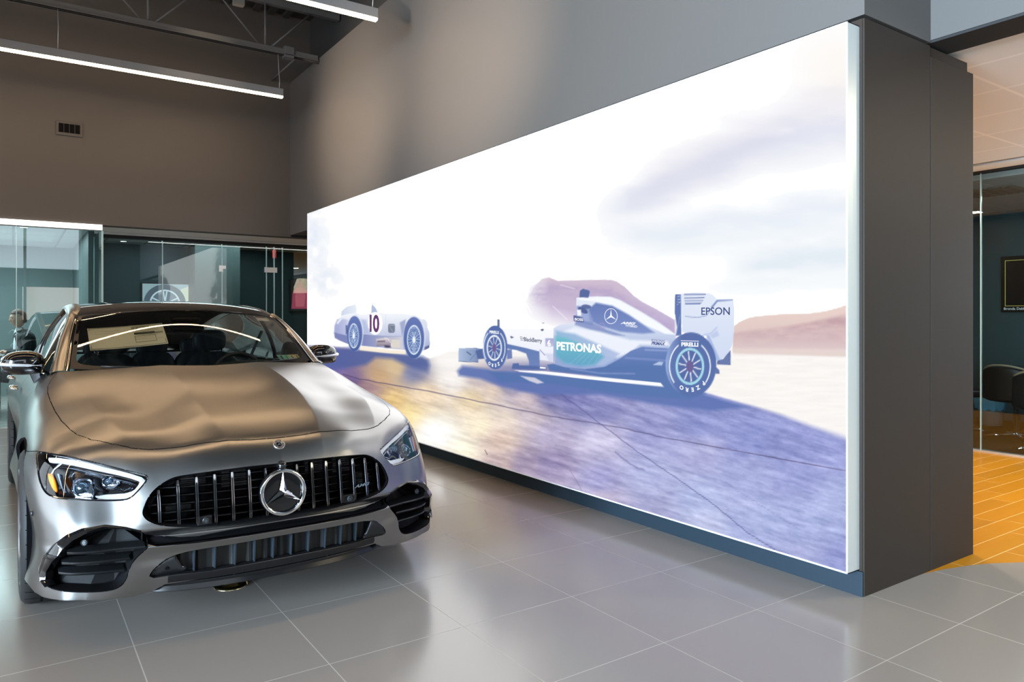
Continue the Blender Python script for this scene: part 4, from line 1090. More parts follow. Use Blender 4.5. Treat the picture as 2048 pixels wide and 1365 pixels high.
# ---- roof truss over the back lamp
def truss(y, label):
    r = empty('roof_truss', (0, y, 4.70), 0, label, 'roof truss'); tm = M('truss_paint', (.115, .11, .105), .55)
    b = B(); b.box(-9.2, 3.30, -.035, -.008, 0, .075); b.box(-9.2, 3.30, .008, .035, 0, .075); b.box(-9.2, 3.30, -.06, .06, 0, .008); b.build('bottom_chord', tm, r)
    b = B(); b.box(-9.2, 3.60, -.06, .06, .68, .688); b.box(-9.2, 3.60, -.035, .035, .61, .68); b.build('top_chord', tm, r)
    nx = 2.63
    k = 0
    while nx > -9:
        b = B()
        b.tube([(nx, 0, .04), (nx, 0, .66)], .014, 8); b.build('web_post', tm, r, smooth=True)
        for d in (-.62, .62):
            b = B(); b.tube([(nx+.05*np.sign(d), 0, .05), (nx+d, 0, .65)], .012, 8); b.build('web_rod', tm, r, smooth=True)
        nx -= 1.34
    b = B(); b.box(2.86, 2.98, -.06, .06, -.03, .11); b.build('end_bracket', tm, r, bev=.004)
    b = B(); b.tube([(2.9, 0, .05), (3.35, 0, .0)], .03, 8); b.build('end_seat', tm, r, smooth=True)
    return r
truss(9.35, 'dark open-web roof truss above the back line lamp')
truss(6.42, 'dark open-web roof truss above the nearer line lamp'); truss(3.49, 'dark open-web roof truss above the car')
b = B(); b.tube([(3.06, 9.36, 4.74), (3.06, 10.555, 4.74)], .013, 8)
tag(b.build('bridging_rod', M('truss_paint'), smooth=True), 'thin dark rod running from the roof truss to the back wall corner', 'rod')
b = B(); b.tube([(2.12, 9.3, 5.67), (2.02, 8.2, 4.78)], .024, 10); b.box(1.96, 2.07, 8.14, 8.22, 4.72, 4.79)
tag(b.build('sway_brace', M('truss_paint')), 'dark slanting pipe with a clamp at its lower end under the roof', 'pipe')
# ---- slot vent in the back wall
xl, xr_ = x_at(112, 10.55), x_at(165, 10.55); v_ = bx('slot_vent', xl, xr_, 10.530, 10.549, 3.585, 3.755, wallm, bev=.003)
tag(v_, 'narrow grey slot vent with four dark openings high on the back wall', 'air vent')
for i in range(4):
    w_ = (xr_-xl-.05)/4; x0_ = xl+.025+i*w_
    bx('vent_opening', x0_+.002, x0_+w_-.004, 10.524, 10.532, 3.62, 3.73, dark_void, v_)
# ---- floor outlet under the car nose
fo = empty('floor_socket', (*(lambda u, v: ((lambda Yc: ((u-1024)/1452*Yc*.8243+Yc*.5661, -(u-1024)/1452*Yc*.5661+Yc*.8243))(1452*1.3206/(v-637))))(461, 1171), 0), 0, 'round brass-rimmed floor outlet lid on the tiles under the car nose', 'floor outlet')
b = B(); b.lathe([(.0, .006), (.05, .006), (.056, .010), (.066, .012), (.078, .006), (.08, 0)], seg=48); b.build('rim', M('brass_rim', (.75, .62, .35), .2, 1.), fo, smooth=True)
b = B(); b.box(-.03, .03, -.022, .022, .006, .016); b.build('lid', M('brass_rim'), fo, bev=.003)
# ---------------------------------------------------------------- the backlit picture
LX = 3.22; Y0, Y1, Z0, Z1 = 1.912, 9.49, .122, 2.712
def tr2wall(u, v):
    """trace sheet (u, v) -> (y, z) on the picture plane"""
    t = (np.asarray(u, float)-1024)/1452
    y = (LX*.8243-t*LX*.5661)/(.5661+t*.8243); Yc = LX*.5661+y*.8243
    return y, 1.3206+(637-np.asarray(v, float))*Yc/1452
def wall2tr(y, z):
    Xc = LX*.8243-y*.5661; Yc = LX*.5661+y*.8243
    return 1024+1452*Xc/Yc, 637-(z-1.3206)*1452/Yc
nu_, nv_ = 760, 440
ug = np.linspace(wall2tr(Y1-.006, 1)[0], wall2tr(Y0+.006, 1)[0], nu_); yg, _ = tr2wall(ug, 637)
zf = np.linspace(0, 1, nv_)
zg = Z0+.007+(Z1-Z0-.014)*zf
YY, ZZ = np.meshgrid(yg, zg, indexing='ij')
UU, VV = wall2tr(YY, ZZ)
rng = np.random.RandomState(3)
_lat = rng.rand(256, 256)
def vnoise(x, y):
    xi = np.floor(x).astype(int); yi = np.floor(y).astype(int); fx = x-xi; fy = y-yi
    fx = fx*fx*(3-2*fx); fy = fy*fy*(3-2*fy)
    g = lambda a, b: _lat[a % 256, b % 256]
    return (g(xi, yi)*(1-fx)+g(xi+1, yi)*fx)*(1-fy)+(g(xi, yi+1)*(1-fx)+g(xi+1, yi+1)*fx)*fy
def fbm(x, y, o=5, g=.5):
    s = 0; a = 1; t = 0
    for i in range(o): s = s+a*vnoise(x*2**i+i*17, y*2**i+i*31); t += a; a *= g
    return s/t
IMG = np.full(UU.shape+(3,), 253.)
def blend(mask, colr, sl=None):
    colr = np.array(colr, float)
    if sl is None: IMG[...] = IMG*(1-mask[..., None])+colr*mask[..., None]
    else: IMG[sl] = IMG[sl]*(1-mask[..., None])+colr*mask[..., None]
def shape(pts, colr, soft=.8, alpha=1., colr2=None, axis=(0, 1), crop=None, rng_=None, mul=None):
    """fill a closed outline; optional two-colour ramp along an axis"""
    P = np.array(pts, float)
    if crop: P = np.array([crop[0], crop[1]])+P/crop[2]
    lo = P.min(0)-soft*3-3; hi = P.max(0)+soft*3+3
    i0, i1 = np.searchsorted(ug, lo[0]), np.searchsorted(ug, hi[0])
    if i1 <= i0: return
    sub = (slice(i0, i1), slice(None)); U = UU[sub]; Vs = VV[sub]
    m = (Vs > lo[1]) & (Vs < hi[1]); idx = np.nonzero(m)
    if not len(idx[0]): return
    p = np.stack([U[idx], Vs[idx]], 1); d, _ = pt_poly(p, P)
    k = np.clip(.5-d/(2*soft), 0, 1)*alpha
    c = np.array(colr, float)[None]
    if colr2 is not None:
        a = np.array(axis, float); s = p@a; r = rng_ or ((P@a).min(), (P@a).max()); t = np.clip((s-r[0])/(r[1]-r[0]+1e-9), 0, 1)[:, None]
        c = c*(1-t)+np.array(colr2, float)*t
    if mul is not None: k = k*mul(p[:, 0], p[:, 1])
    base = IMG[sub][idx]
    blk = IMG[sub]; blk[idx] = base*(1-k[:, None])+c*k[:, None]; IMG[sub] = blk
def ell(cx, cy, rx, ry, n=40, rot=0.): return [(cx+rx*math.cos(a)*math.cos(rot)-ry*math.sin(a)*math.sin(rot), cy+rx*math.cos(a)*math.sin(rot)+ry*math.sin(a)*math.cos(rot)) for a in [2*math.pi*i/n for i in range(n)]]
def stroke(pts, w, colr, soft=.6, alpha=1., crop=None):
    P = np.array(pts, float)
    if crop: P = np.array([crop[0], crop[1]])+P/crop[2]
    t = np.gradient(P, axis=0); t /= np.linalg.norm(t, axis=1)[:, None]+1e-9; n = np.stack([-t[:, 1], t[:, 0]], 1)
    shape(list(map(tuple, P+n*w/2))+list(map(tuple, (P-n*w/2)[::-1])), colr, soft, alpha)
def band(path, hw, colr, alpha, seed=0, rag=.5):
    P = np.array(path, float); c = np.interp(UU, P[:, 0], P[:, 1]); inside = np.clip((UU-P[0, 0])/80, 0, 1)*np.clip((P[-1, 0]+60-UU)/60, 0, 1)
    n = fbm(UU/90+seed*7, VV/26+seed*3, 5)-.5
    d = (VV-c)/(hw*1.25)+n*rag*2.2
    blend(np.exp(-d*d)*alpha*.62*inside, colr)
# --- sky
band([(1250, 400), (1380, 330), (1500, 268), (1600, 228), (1720, 182)], 34, (218, 214, 228), .75, 1, .5)
band([(1180, 440), (1380, 350), (1500, 302), (1600, 276), (1720, 250)], 27, (196, 200, 224), .75, 2, .5)
band([(1300, 370), (1450, 345), (1560, 320), (1720, 290)], 22, (224, 224, 234), .5, 3, .7)
band([(1200, 480), (1380, 458), (1550, 432), (1720, 404)], 24, (208, 218, 235), .7, 4, .6)
band([(1250, 500), (1400, 490), (1550, 470), (1720, 450)], 20, (222, 231, 240), .6, 5, .7)
band([(1440, 540), (1560, 525), (1640, 518), (1720, 508)], 22, (198, 213, 229), .8, 6, .5)
band([(1380, 580), (1560, 570), (1720, 560)], 16, (228, 236, 242), .6, 7, .6)
blend(np.exp(-(((UU-1697)/110)**2+((VV-130)/80)**2))*.5, (248, 238, 228))
blend(np.exp(-(((UU-628)/26)**2+((VV-480)/55)**2))*.45*np.clip(fbm(UU/18, VV/18)*2-.4, 0, 1), (196, 212, 240))
blend(np.exp(-(((UU-650)/30)**2+((VV-560)/30)**2))*.6*np.clip(fbm(UU/14+5, VV/14)*2-.4, 0, 1), (212, 222, 240))
# --- far hills
tex = lambda s, a, b: (lambda u, v: np.clip(a+b*(fbm(u/s, v/(s*.45), 5)-.5), 0, 1))
hill = [(1466, 655), (1478, 645), (1495, 637), (1512, 633), (1560, 629), (1620, 627), (1650, 623), (1680, 615), (1720, 600), (1720, 716), (1466, 706)]
shape(hill, (232, 208, 198), 1.5, 1, (214, 190, 190), (0, 1), rng_=(615, 705))
shape([(1466, 668), (1500, 662), (1560, 656), (1620, 646), (1660, 636), (1720, 624), (1720, 705), (1466, 700)], (186, 150, 158), 4, .8, (226, 206, 206), (0, 1), rng_=(650, 705), mul=tex(22, .8, 1.4))
shape([(1466, 697), (1720, 700), (1720, 716), (1466, 712)], (230, 214, 208), 4, .8)
mtn = [(1030, 640), (1050, 605), (1068, 575), (1084, 558), (1098, 555), (1116, 562), (1150, 561), (1190, 560), (1222, 560), (1233, 563), (1250, 574), (1268, 592), (1285, 604), (1310, 617), (1350, 640), (1350, 690), (1030, 690)]
fade = lambda u, v: np.clip((u-1045)/60, 0, 1)*np.clip((655-v+(u-1100)*.25)/45, 0, 1)
shape(mtn, (206, 186, 205), 1.5, 1, (196, 180, 212), (0, 1), rng_=(556, 640), mul=fade)
shape([(1095, 566), (1160, 572), (1225, 574), (1260, 600), (1300, 622), (1350, 648), (1350, 690), (1230, 640), (1150, 600), (1090, 590)], (176, 156, 196), 6, .6, mul=tex(16, .75, 1.4))
shape(ell(1085, 590, 22, 18), (186, 172, 205), 10, .7, mul=tex(12, .7, 1.6)); shape(ell(1130, 598, 30, 14), (196, 180, 206), 10, .6)
for a_, b_ in (((1032, 605), (1060, 640)), ((1052, 608), (1064, 628)), ((1120, 570), (1150, 578)), ((1105, 612), (1135, 640))): stroke([a_, b_], 1.2, (255, 255, 255), 1, .7)
# --- ground
ctrl = [(640,715,112,110,172),(665,745,118,100,165),(700,762,112,92,140),(735,775,150,118,128),(740,800,170,140,130),(785,800,228,192,128),(760,755,196,160,120),(790,738,214,186,145),(825,745,120,125,165),(815,830,242,215,150),(870,870,255,250,236),(850,790,236,212,180),(905,760,250,245,240),(900,720,250,248,246),(945,800,236,214,176),(960,850,254,240,210),(920,905,255,247,220),(1000,880,226,200,186),(1000,930,196,172,172),(1050,930,166,150,178),(985,780,226,204,186),(1050,800,200,182,188),(1010,840,236,220,205),(1060,835,200,185,195),(1100,870,184,174,206),(1100,930,148,136,178),(1100,985,178,165,196),(1200,880,202,196,226),(1200,960,160,158,208),(1200,1005,192,180,208),(1300,950,172,178,222),(1300,1030,160,160,204),(1400,900,168,168,214),(1400,1000,168,178,222),(1400,1060,186,192,228),(1500,950,156,162,212),(1500,1050,168,178,224),(1600,950,146,152,208),(1600,1050,160,170,218),(1690,900,146,152,210),(1690,1000,168,178,224),(1690,1120,146,152,210),(1600,1110,158,164,212),(1300,860,144,146,200),(1400,850,132,140,200),(1500,880,132,140,202),(1600,900,140,146,205),(1200,820,134,134,190),(1150,800,122,122,182),(1100,790,108,110,168),(1050,768,98,104,165),(1000,762,108,112,172),(960,755,205,190,190)]
Cc = np.array(ctrl, float)
num = 0; den = 0
for cx_, cy_, *rgb in Cc:
    d2 = ((UU-cx_)/1.25)**2+(VV-cy_)**2+60
    w_ = 1/d2**1.7; num = num+w_[..., None]*np.array(rgb)[None, None]; den = den+w_
gcol = num/den[..., None]*.93+.07*255
# streaks fan out from the far left
s1 = fbm((UU-500)/70+VV/38, (VV-.33*UU)/7, 5, .6)-.5; s2 = fbm(UU/16, (VV-.2*UU)/9, 4, .6)-.5
amp = 34*np.clip((VV-730)/60, .15, 1)
gcol = gcol+(s1*2.0*amp+s2*.9*amp)[..., None]*np.array([1, .97, .85])
hot = np.exp(-(((UU-872)/45)**2+((VV-868)/38)**2)); gcol = gcol*(1-hot[..., None]*.85)+255*hot[..., None]*.85
hz = np.interp(UU, [600, 1000, 1470, 1720], [690, 742, 706, 712])
gm = np.clip((VV-np.interp(UU, [600, 660, 860, 900, 1000, 1400, 1720], [688, 690, 715, 700, 700, 706, 712]))/6, 0, 1)
edge = np.interp(UU, [1300, 1405, 1430, 1500, 1560, 1620, 1720], [700, 786, 793, 814, 834, 858, 895])
white_side = np.clip((edge-VV)/(4+np.clip(UU-1450, 0, 999)*.05), 0, 1)*(UU > 1396)
leftwhite = np.exp(-(((UU-900)/34)**2+((VV-725)/40)**2))
pale = np.stack([248+0*UU, 244+0*UU, 240+0*UU], -1)+(fbm(UU/40, VV/4, 4)-.5)[..., None]*12
gcol = gcol*(1-white_side[..., None])+pale*white_side[..., None]
farw = np.clip((735-VV)/25, 0, 1)*np.clip((UU-855)/25, 0, 1)*(UU < 1396); gcol = gcol*(1-farw[..., None])+pale*farw[..., None]
IMG[...] = IMG*(1-gm[..., None])+gcol*gm[..., None]
for pth, w_, c_, a_ in [([(686, 749), (700, 754), (740, 762), (794, 771.8), (840, 780), (882, 788), (941, 799.7), (1017, 815.8), (1060, 824), (1099, 832), (1150, 841), (1201, 849), (1260, 860), (1315, 873.5), (1420, 892), (1538, 914), (1620, 929), (1700, 943)], 1.8, (84, 72, 110), .75),
                        ([(1120, 787), (1160, 817), (1201, 848), (1240, 878), (1282, 909), (1342, 949), (1423, 1006), (1497, 1067), (1560, 1106)], 1.5, (84, 84, 140), .8),
                        ([(970, 900), (975, 910)], 1.2, (60, 40, 40), .8), ([(1230, 905), (1262, 930), (1290, 942)], 3, (112, 104, 160), .5), ([(1440, 960), (1520, 1010), (1600, 1060)], 1, (120, 124, 180), .5), ([(1140, 940), (1160, 975), (1165, 985)], 1, (120, 90, 120), .5)]:
    q_ = resample(pth, 60); q_[:, 1] += (vnoise(q_[:, 0]/6, q_[:, 1]*0)-.5)*2.2; stroke(q_, w_, c_, .7, a_)
# --- vintage racer and its shadow
c1 = (640, 560, 7.585)
shape([(200, 1050), (430, 1035), (640, 1062), (1290, 1120), (1560, 1165), (1640, 1215), (1665, 1300), (1640, 1420), (1400, 1340), (1100, 1200), (850, 1180), (700, 1290), (150, 1400), (0, 1300)], (82, 98, 158), 5, .88, crop=c1, mul=lambda u, v: np.clip(1.35-(v-715)/42, 0, 1))
shape([(620, 1005), (1050, 1062), (1290, 1078), (1302, 1132), (1000, 1112), (600, 1068)], (252, 240, 220), 1, .95, crop=c1)
shape([(320, 545), (325, 480), (400, 412), (540, 372), (556, 420), (558, 500), (440, 520)], (205, 216, 236), .8, 1, (232, 238, 246), (1, 0), crop=c1)
shape([(775, 500), (782, 420), (798, 335), (802, 380), (850, 430), (880, 495)], (168, 184, 218), .8, .9, crop=c1)
body = [(215, 810), (222, 700), (262, 605), (330, 548), (450, 515), (558, 500), (610, 525), (690, 528), (780, 500), (960, 502), (1000, 516), (1200, 512), (1320, 520), (1430, 545), (1550, 592), (1620, 680), (1662, 800), (1672, 980), (1655, 1040), (1580, 1075), (1270, 1062), (900, 1022), (620, 1000), (430, 975), (300, 920), (228, 880)]
shape(body, (240, 243, 250), .8, 1, (176, 186, 220), (0, 1), rng_=(632, 690), crop=c1)
shape([(215, 810), (222, 700), (262, 605), (340, 590), (420, 610), (420, 960), (300, 920), (228, 880)], (150, 158, 208), 2.5, .8, (186, 192, 226), (1, 0), crop=c1)
shape([(255, 650), (300, 590), (345, 585), (270, 680)], (236, 240, 250), 1, .9, crop=c1)
shape([(218, 800), (420, 850), (420, 975), (300, 920), (228, 880)], (120, 128, 182), 1, .9, crop=c1)
shape([(620, 600), (700, 610), (760, 830), (640, 830)], (170, 182, 222), 3, .7, crop=c1)
shape([(640, 828), (860, 850), (1240, 862), (1268, 1060), (1060, 1045), (640, 1000)], (122, 132, 186), .8, .95, (212, 212, 220), (1, 0), crop=c1)
stroke([(640, 830), (860, 850), (1240, 862)], .7, (120, 130, 170), .5, .8, crop=c1); stroke([(1000, 520), (1002, 850)], .6, (170, 180, 205), .5, .7, crop=c1)
shape([(1210, 650), (1300, 600), (1290, 760), (1250, 860)], (150, 160, 200), 1.5, .8, crop=c1)
shape([(1080, 905), (1215, 915), (1215, 1030), (1080, 1040)], (222, 216, 206), .8, .95, crop=c1)
shape([(850, 900), (1000, 880), (1080, 900), (1085, 1030), (1000, 1035), (960, 1005), (860, 1010)], (225, 216, 222), .8, 1, (120, 110, 130), (0, 1), crop=c1)
shape([(870, 925), (990, 920), (990, 945), (870, 950)], (110, 100, 120), .6, .8, crop=c1); shape([(985, 990), (1060, 1000), (1060, 1030), (985, 1022)], (70, 70, 100), .6, .9, crop=c1)
stroke([(985, 885), (1030, 900), (1080, 960), (1085, 1020)], .9, (250, 245, 245), .5, 1, crop=c1)
for (cx_, cy_, rx, ry, rcx, rcy, rrx, rry) in [(525, 818, 118, 268, 513, 850, 76, 190), (1425, 882, 156, 318, 1427, 912, 106, 226)]:
    shape(ell(cx_+8, cy_-12, rx*1.08, ry*1.04), (222, 228, 242), .8, .8, crop=c1); shape(ell(cx_, cy_, rx, ry), (104, 122, 182), .8, 1, (74, 98, 158), (0, 1), crop=c1)
    shape(ell(rcx, rcy, rrx, rry), (226, 238, 250), .7, 1, crop=c1); shape(ell(rcx, rcy, rrx*.88, rry*.9), (92, 118, 176), .7, 1, crop=c1)
    for k_ in range(26):
        a_ = 2*math.pi*k_/26; r0 = .12; off_ = .5*(1 if k_ % 2 else -1)
        stroke([(rcx+rrx*r0*math.cos(a_+off_), rcy+rry*r0*math.sin(a_+off_)), (rcx+rrx*.86*math.cos(a_), rcy+rry*.88*math.sin(a_))], .75, (214, 228, 246), .4, .85, crop=c1)
    shape(ell(rcx, rcy, rrx*.2, rry*.2), (244, 248, 253), .6, 1, crop=c1)
shape([(390, 690), (415, 690), (420, 800), (395, 840)], (80, 96, 150), .6, .9, crop=c1)
shape([(1590, 1020), (1660, 990), (1660, 1030), (1590, 1065)], (84, 96, 146), .8, .9, crop=c1)
shape(ell(1595, 650, 30, 60, rot=-.5), (214, 220, 236), 1, .8, crop=c1)
shape(ell(840, 662, 108, 172), (250, 250, 253), .7, 1, crop=c1)
vent_ = [(1050, 668), (1125, 668), (1138, 690), (1138, 780), (1120, 806), (1050, 806), (1033, 780), (1033, 690)]
shape(vent_, (120, 130, 150), .6, 1, crop=c1); stroke([(1045, 685), (1130, 690)], .8, (190, 198, 212), .4, 1, crop=c1); stroke([(1050, 700), (1105, 785)], .6, (186, 194, 208), .4, 1, crop=c1)
# --- modern single-seater
c2 = (900, 540, 5.25); c3 = (1180, 540, 4.875)
blue = (84, 114, 172)
# ground shadow under it
shape([(915, 742), (925, 732), (975, 738), (990, 745), (1090, 748), (1330, 768), (1412, 790), (1500, 815), (1420, 822), (1330, 812), (1200, 790), (1080, 790), (1010, 775), (960, 758), (918, 752)], (96, 116, 178), 4, .95, (92, 112, 176), (1, 0))
shape([(975, 742), (1090, 748), (1330, 765), (1412, 788), (1380, 800), (1250, 790), (1100, 768), (1000, 765)], blue, 3, .9)
shape([(1040, 752), (1070, 756), (1088, 766), (1075, 768), (1058, 762)], (218, 216, 228), 1, .9)
shape([(90, 822), (270, 818), (350, 832), (360, 935), (300, 940), (298, 972), (90, 962)], (172, 190, 218), .8, 1, (110, 130, 176), (1, 0), crop=c2)
shape([(270, 850), (340, 830), (358, 935), (290, 935)], (84, 104, 158), .8, 1, crop=c2); stroke([(175, 860), (222, 895)], 1.6, (60, 74, 116), .6, 1, crop=c2); stroke([(210, 950), (270, 880), (282, 830)], .8, (96, 116, 160), .6, 1, crop=c2); stroke([(90, 962), (298, 972)], .8, (60, 74, 116), .5, 1, crop=c2)
stroke([(96, 824), (270, 834)], .7, (230, 236, 246), .5, .9, crop=c2)
shape([(497, 520), (522, 520), (524, 600), (498, 600)], (104, 118, 150), .6, 1, crop=c2)
nose = [(540, 600), (620, 592), (760, 596), (920, 602), (1090, 622), (1108, 660), (1100, 972), (1010, 955), (940, 945), (940, 860), (790, 822), (600, 778)]
shape(nose, (250, 250, 253), .8, 1, (232, 236, 248), (0, 1), crop=c2)
stroke([(545, 600), (700, 592), (900, 606)], .6, (206, 212, 226), .5, .7, crop=c2)
shape([(600, 778), (790, 820), (940, 858), (945, 1050), (850, 1040), (832, 1000), (830, 960), (800, 880), (700, 845), (605, 830)], blue, .8, .95, (110, 130, 186), (0, 1), crop=c2)
shape([(660, 985), (722, 980), (728, 1004), (830, 1006), (1010, 1018), (1010, 1050), (650, 1042)], (84, 106, 164), .8, 1, crop=c2)
shape([(600, 840), (650, 836), (655, 930), (600, 940)], (96, 116, 174), .8, .9, crop=c2)
shape([(630, 700), (650, 696), (672, 712), (645, 722)], (96, 106, 142), .6, 1, crop=c2)
shape([(1002, 720), (1090, 720), (1090, 806), (1002, 806)], (160, 158, 204), .8, .9, (190, 188, 222), (0, 1), crop=c2)
shape([(1000, 880), (1090, 880), (1090, 970), (1040, 965)], (210, 210, 236), 1.5, .8, crop=c2); stroke([(1090, 628), (1092, 970)], 1, (112, 126, 170), .5, .8, crop=c2)
stroke([(945, 840), (1000, 900)], 1.3, (90, 108, 165), .6, .9, crop=c2); shape([(945, 1018), (1005, 1025), (1005, 1040), (945, 1035)], (250, 250, 253), .6, 1, crop=c2)
shape(ell(970, 632, 16, 11), (80, 84, 120), .6, 1, crop=c2); stroke([(975, 560), (980, 625)], .6, (190, 194, 210), .5, .8, crop=c2); stroke([(965, 562), (990, 560)], 1.2, (110, 116, 150), .5, .8, crop=c2)
# main body
bodyF = [(1107, 657), (1120, 650), (1150, 645), (1152, 632), (1153, 596), (1168, 594), (1195, 593), (1222, 594), (1240, 600), (1280, 622), (1320, 646), (1345, 664), (1352, 672), (1345, 700), (1338, 765), (1190, 750), (1110, 735)]
shape(bodyF, (226, 232, 246), .8, 1, (150, 168, 212), (0, 1), rng_=(640, 720))
shape([(1153, 597), (1196, 594), (1222, 595), (1242, 603), (1285, 627), (1330, 655), (1352, 670), (1330, 668), (1290, 650), (1262, 633), (1235, 618), (1200, 605), (1160, 600)], (246, 249, 253), 1, 1)
shape([(1192, 606), (1225, 612), (1258, 630), (1290, 652), (1310, 666), (1285, 668), (1240, 664), (1200, 652), (1180, 642), (1176, 620)], (92, 112, 176), 2.2, .95, (120, 140, 196), (0, 1))
shape([(1153, 612), (1175, 612), (1186, 640), (1186, 652), (1160, 646), (1152, 640)], (140, 156, 206), 1.5, .8)
shape([(1152, 640), (1185, 645), (1215, 660), (1250, 672), (1225, 672), (1180, 660), (1150, 650)], (120, 136, 190), 2, .8)
shape([(1150, 655), (1200, 664), (1260, 680), (1335, 683), (1340, 692), (1280, 690), (1262, 705), (1235, 716), (1205, 712), (1150, 690), (1112, 668)], (238, 242, 251), 3, .95)
shape([(1112, 662), (1150, 668), (1200, 690), (1240, 708), (1225, 722), (1205, 732), (1165, 733), (1130, 727), (1112, 712)], (140, 180, 214), 3, .95, (178, 190, 226), (1, 0))
shape([(1111, 674), (1130, 676), (1165, 690), (1196, 702), (1208, 714), (1190, 730), (1160, 733), (1128, 726), (1112, 712)], (104, 190, 200), 4, .95, (96, 160, 196), (0, 1))
for k_ in range(5): stroke([(1140+k_*12, 728), (1172+k_*9, 700)], .8, (150, 210, 220), .8, .5)
floorp = [(1106, 728), (1130, 735), (1170, 739), (1210, 734), (1240, 718), (1262, 702), (1285, 694), (1330, 697), (1350, 700), (1345, 775), (1328, 778), (1190, 752), (1100, 742), (1094, 730)]
shape(floorp, (104, 128, 186), .8, 1, blue, (0, 1), rng_=(700, 735))
stroke([(1290, 700), (1340, 702)], 3, (150, 168, 214), 1.5, .8); stroke([(1250, 716), (1335, 722)], 3.5, (128, 146, 200), 2, .8); stroke([(1140, 738), (1200, 747), (1270, 748)], 2.2, (150, 166, 214), 1.5, .7)
shape([(1306, 730), (1318, 724), (1327, 725), (1324, 731)], (190, 206, 234), .6, .9)
shape([(1030, 741), (1090, 743), (1180, 753), (1321.5, 766.5), (1327.7, 774), (1180, 759.5), (1090, 749), (1040, 744)], (250, 249, 252), .7, 1)
shape([(1147, 631), (1158, 633), (1166, 636), (1168, 645), (1148, 643)], (80, 94, 146), .7, 1)
shape([(1160, 582), (1166, 578), (1178, 581), (1180, 584), (1177, 596), (1159, 595)], (82, 102, 156), .7, 1)
shape(ell(1173, 614, 10, 4.5, rot=.1), (90, 104, 156), .8, 1); shape(ell(1166, 621, 11, 5, rot=.5), (76, 92, 146), .8, 1); shape([(1154, 620), (1162, 620), (1163, 632), (1155, 632)], (244, 246, 252), .7, 1)
# rear wing
shape([(830, 235), (888, 235), (892, 640), (838, 642), (850, 560), (826, 420)], (92, 114, 172), .8, 1, crop=c3); stroke([(852, 245), (884, 240)], .8, (190, 204, 232), .5, .8, crop=c3); stroke([(845, 620), (880, 440)], 1.2, (150, 168, 212), .6, .8, crop=c3)
for k_ in range(6): stroke([(850, 262+k_*15), (882, 256+k_*15)], .7, (214, 224, 242), .4, .8, crop=c3)
wing = [(890, 232), (1000, 222), (1150, 224), (1205, 245), (1240, 286), (1398, 284), (1410, 400), (1405, 600), (1385, 740), (1340, 830), (1260, 890), (1215, 850), (1165, 650), (1050, 625), (900, 610)]
shape(wing, (226, 233, 246), .8, 1, (206, 216, 240), (0, 1), crop=c3)
shape([(1242, 290), (1396, 288), (1390, 300), (1245, 312), (1190, 380), (1180, 360)], (130, 146, 196), 1, .9, crop=c3)
for i_, yy_ in enumerate((240, 272, 300, 321, 336)): stroke([(918+i_*3, yy_+2), (1000, yy_), (1130-i_*13, yy_-2)], 2.1-.2*i_, (84, 102, 160), .6, .95, crop=c3)
stroke([(930, 455), (1050, 466), (1140, 446), (1185, 380), (1240, 300)], 1.3, (110, 126, 180), 1, .8, crop=c3)
stroke([(1100, 640), (1180, 620), (1240, 560)], 2.2, (170, 184, 224), 1.5, .8, crop=c3); shape([(1170, 640), (1240, 590), (1262, 640), (1200, 670)], (180, 192, 226), 2, .7, crop=c3)
shape([(1130, 640), (1165, 640), (1270, 880), (1230, 886)], (160, 180, 224), .8, .9, crop=c3)
shape([(1240, 888), (1300, 870), (1372, 782), (1372, 932), (1240, 925)], (92, 108, 160), .8, 1, crop=c3)
for k_ in range(9): stroke([(1265+k_*12, 925), (1300+k_*12-20, 880-k_*8)], .5, (150, 164, 204), .4, .7, crop=c3)
shape([(1225, 940), (1262, 980), (1265, 1016), (1225, 1016)], (92, 112, 168), .8, 1, crop=c3)
# tyres
def f1wheel(cx_, cy_, rx, ry, rcx, rcy, rrx, rry, ring, crop, hub):
    shape(ell(cx_, cy_, rx, ry), (146, 168, 216), .8, 1, (84, 106, 166), (1, 0), rng_=(crop[0]+(cx_-rx)/crop[2], crop[0]+(cx_-rx*.35)/crop[2]), crop=crop)
    shape(ell(cx_+rx*.05, cy_+ry*.1, rx*.93, ry*.9), (84, 108, 168), 1.4, .8, crop=crop)
    for s_ in (-1, 1):
        pts = [(rcx+s_*rrx*1.42*math.cos(a_), rcy+rry*1.36*math.sin(a_)) for a_ in np.linspace(-.98, .70, 16)]
        stroke(pts, 2.3 if rrx > 100 else 1.5, (244, 248, 253), .6, 1, crop=crop)
    shape(ell(rcx, rcy, rrx, rry), ring, .7, 1, crop=crop); shape(ell(rcx, rcy, rrx*.84, rry*.86), (82, 104, 164), .7, 1, crop=crop)
    for k_ in range(10):
        a_ = 2*math.pi*(k_+.3)/10; stroke([(rcx+rrx*.2*math.cos(a_), rcy+rry*.2*math.sin(a_)), (rcx+rrx*.8*math.cos(a_), rcy+rry*.82*math.sin(a_))], 2.4 if rrx > 100 else 1.3, (232, 236, 246), .5, .95, crop=crop)
    shape(ell(rcx, rcy, rrx*.26, rry*.32), hub, .7, 1, crop=crop)
f1wheel(474, 815, 130, 230, 466, 820, 80, 136, (240, 244, 251), c2, (112, 92, 150))
f1wheel(985, 922, 248, 312, 975, 942, 140, 182, (164, 216, 232), c3, (104, 92, 148))
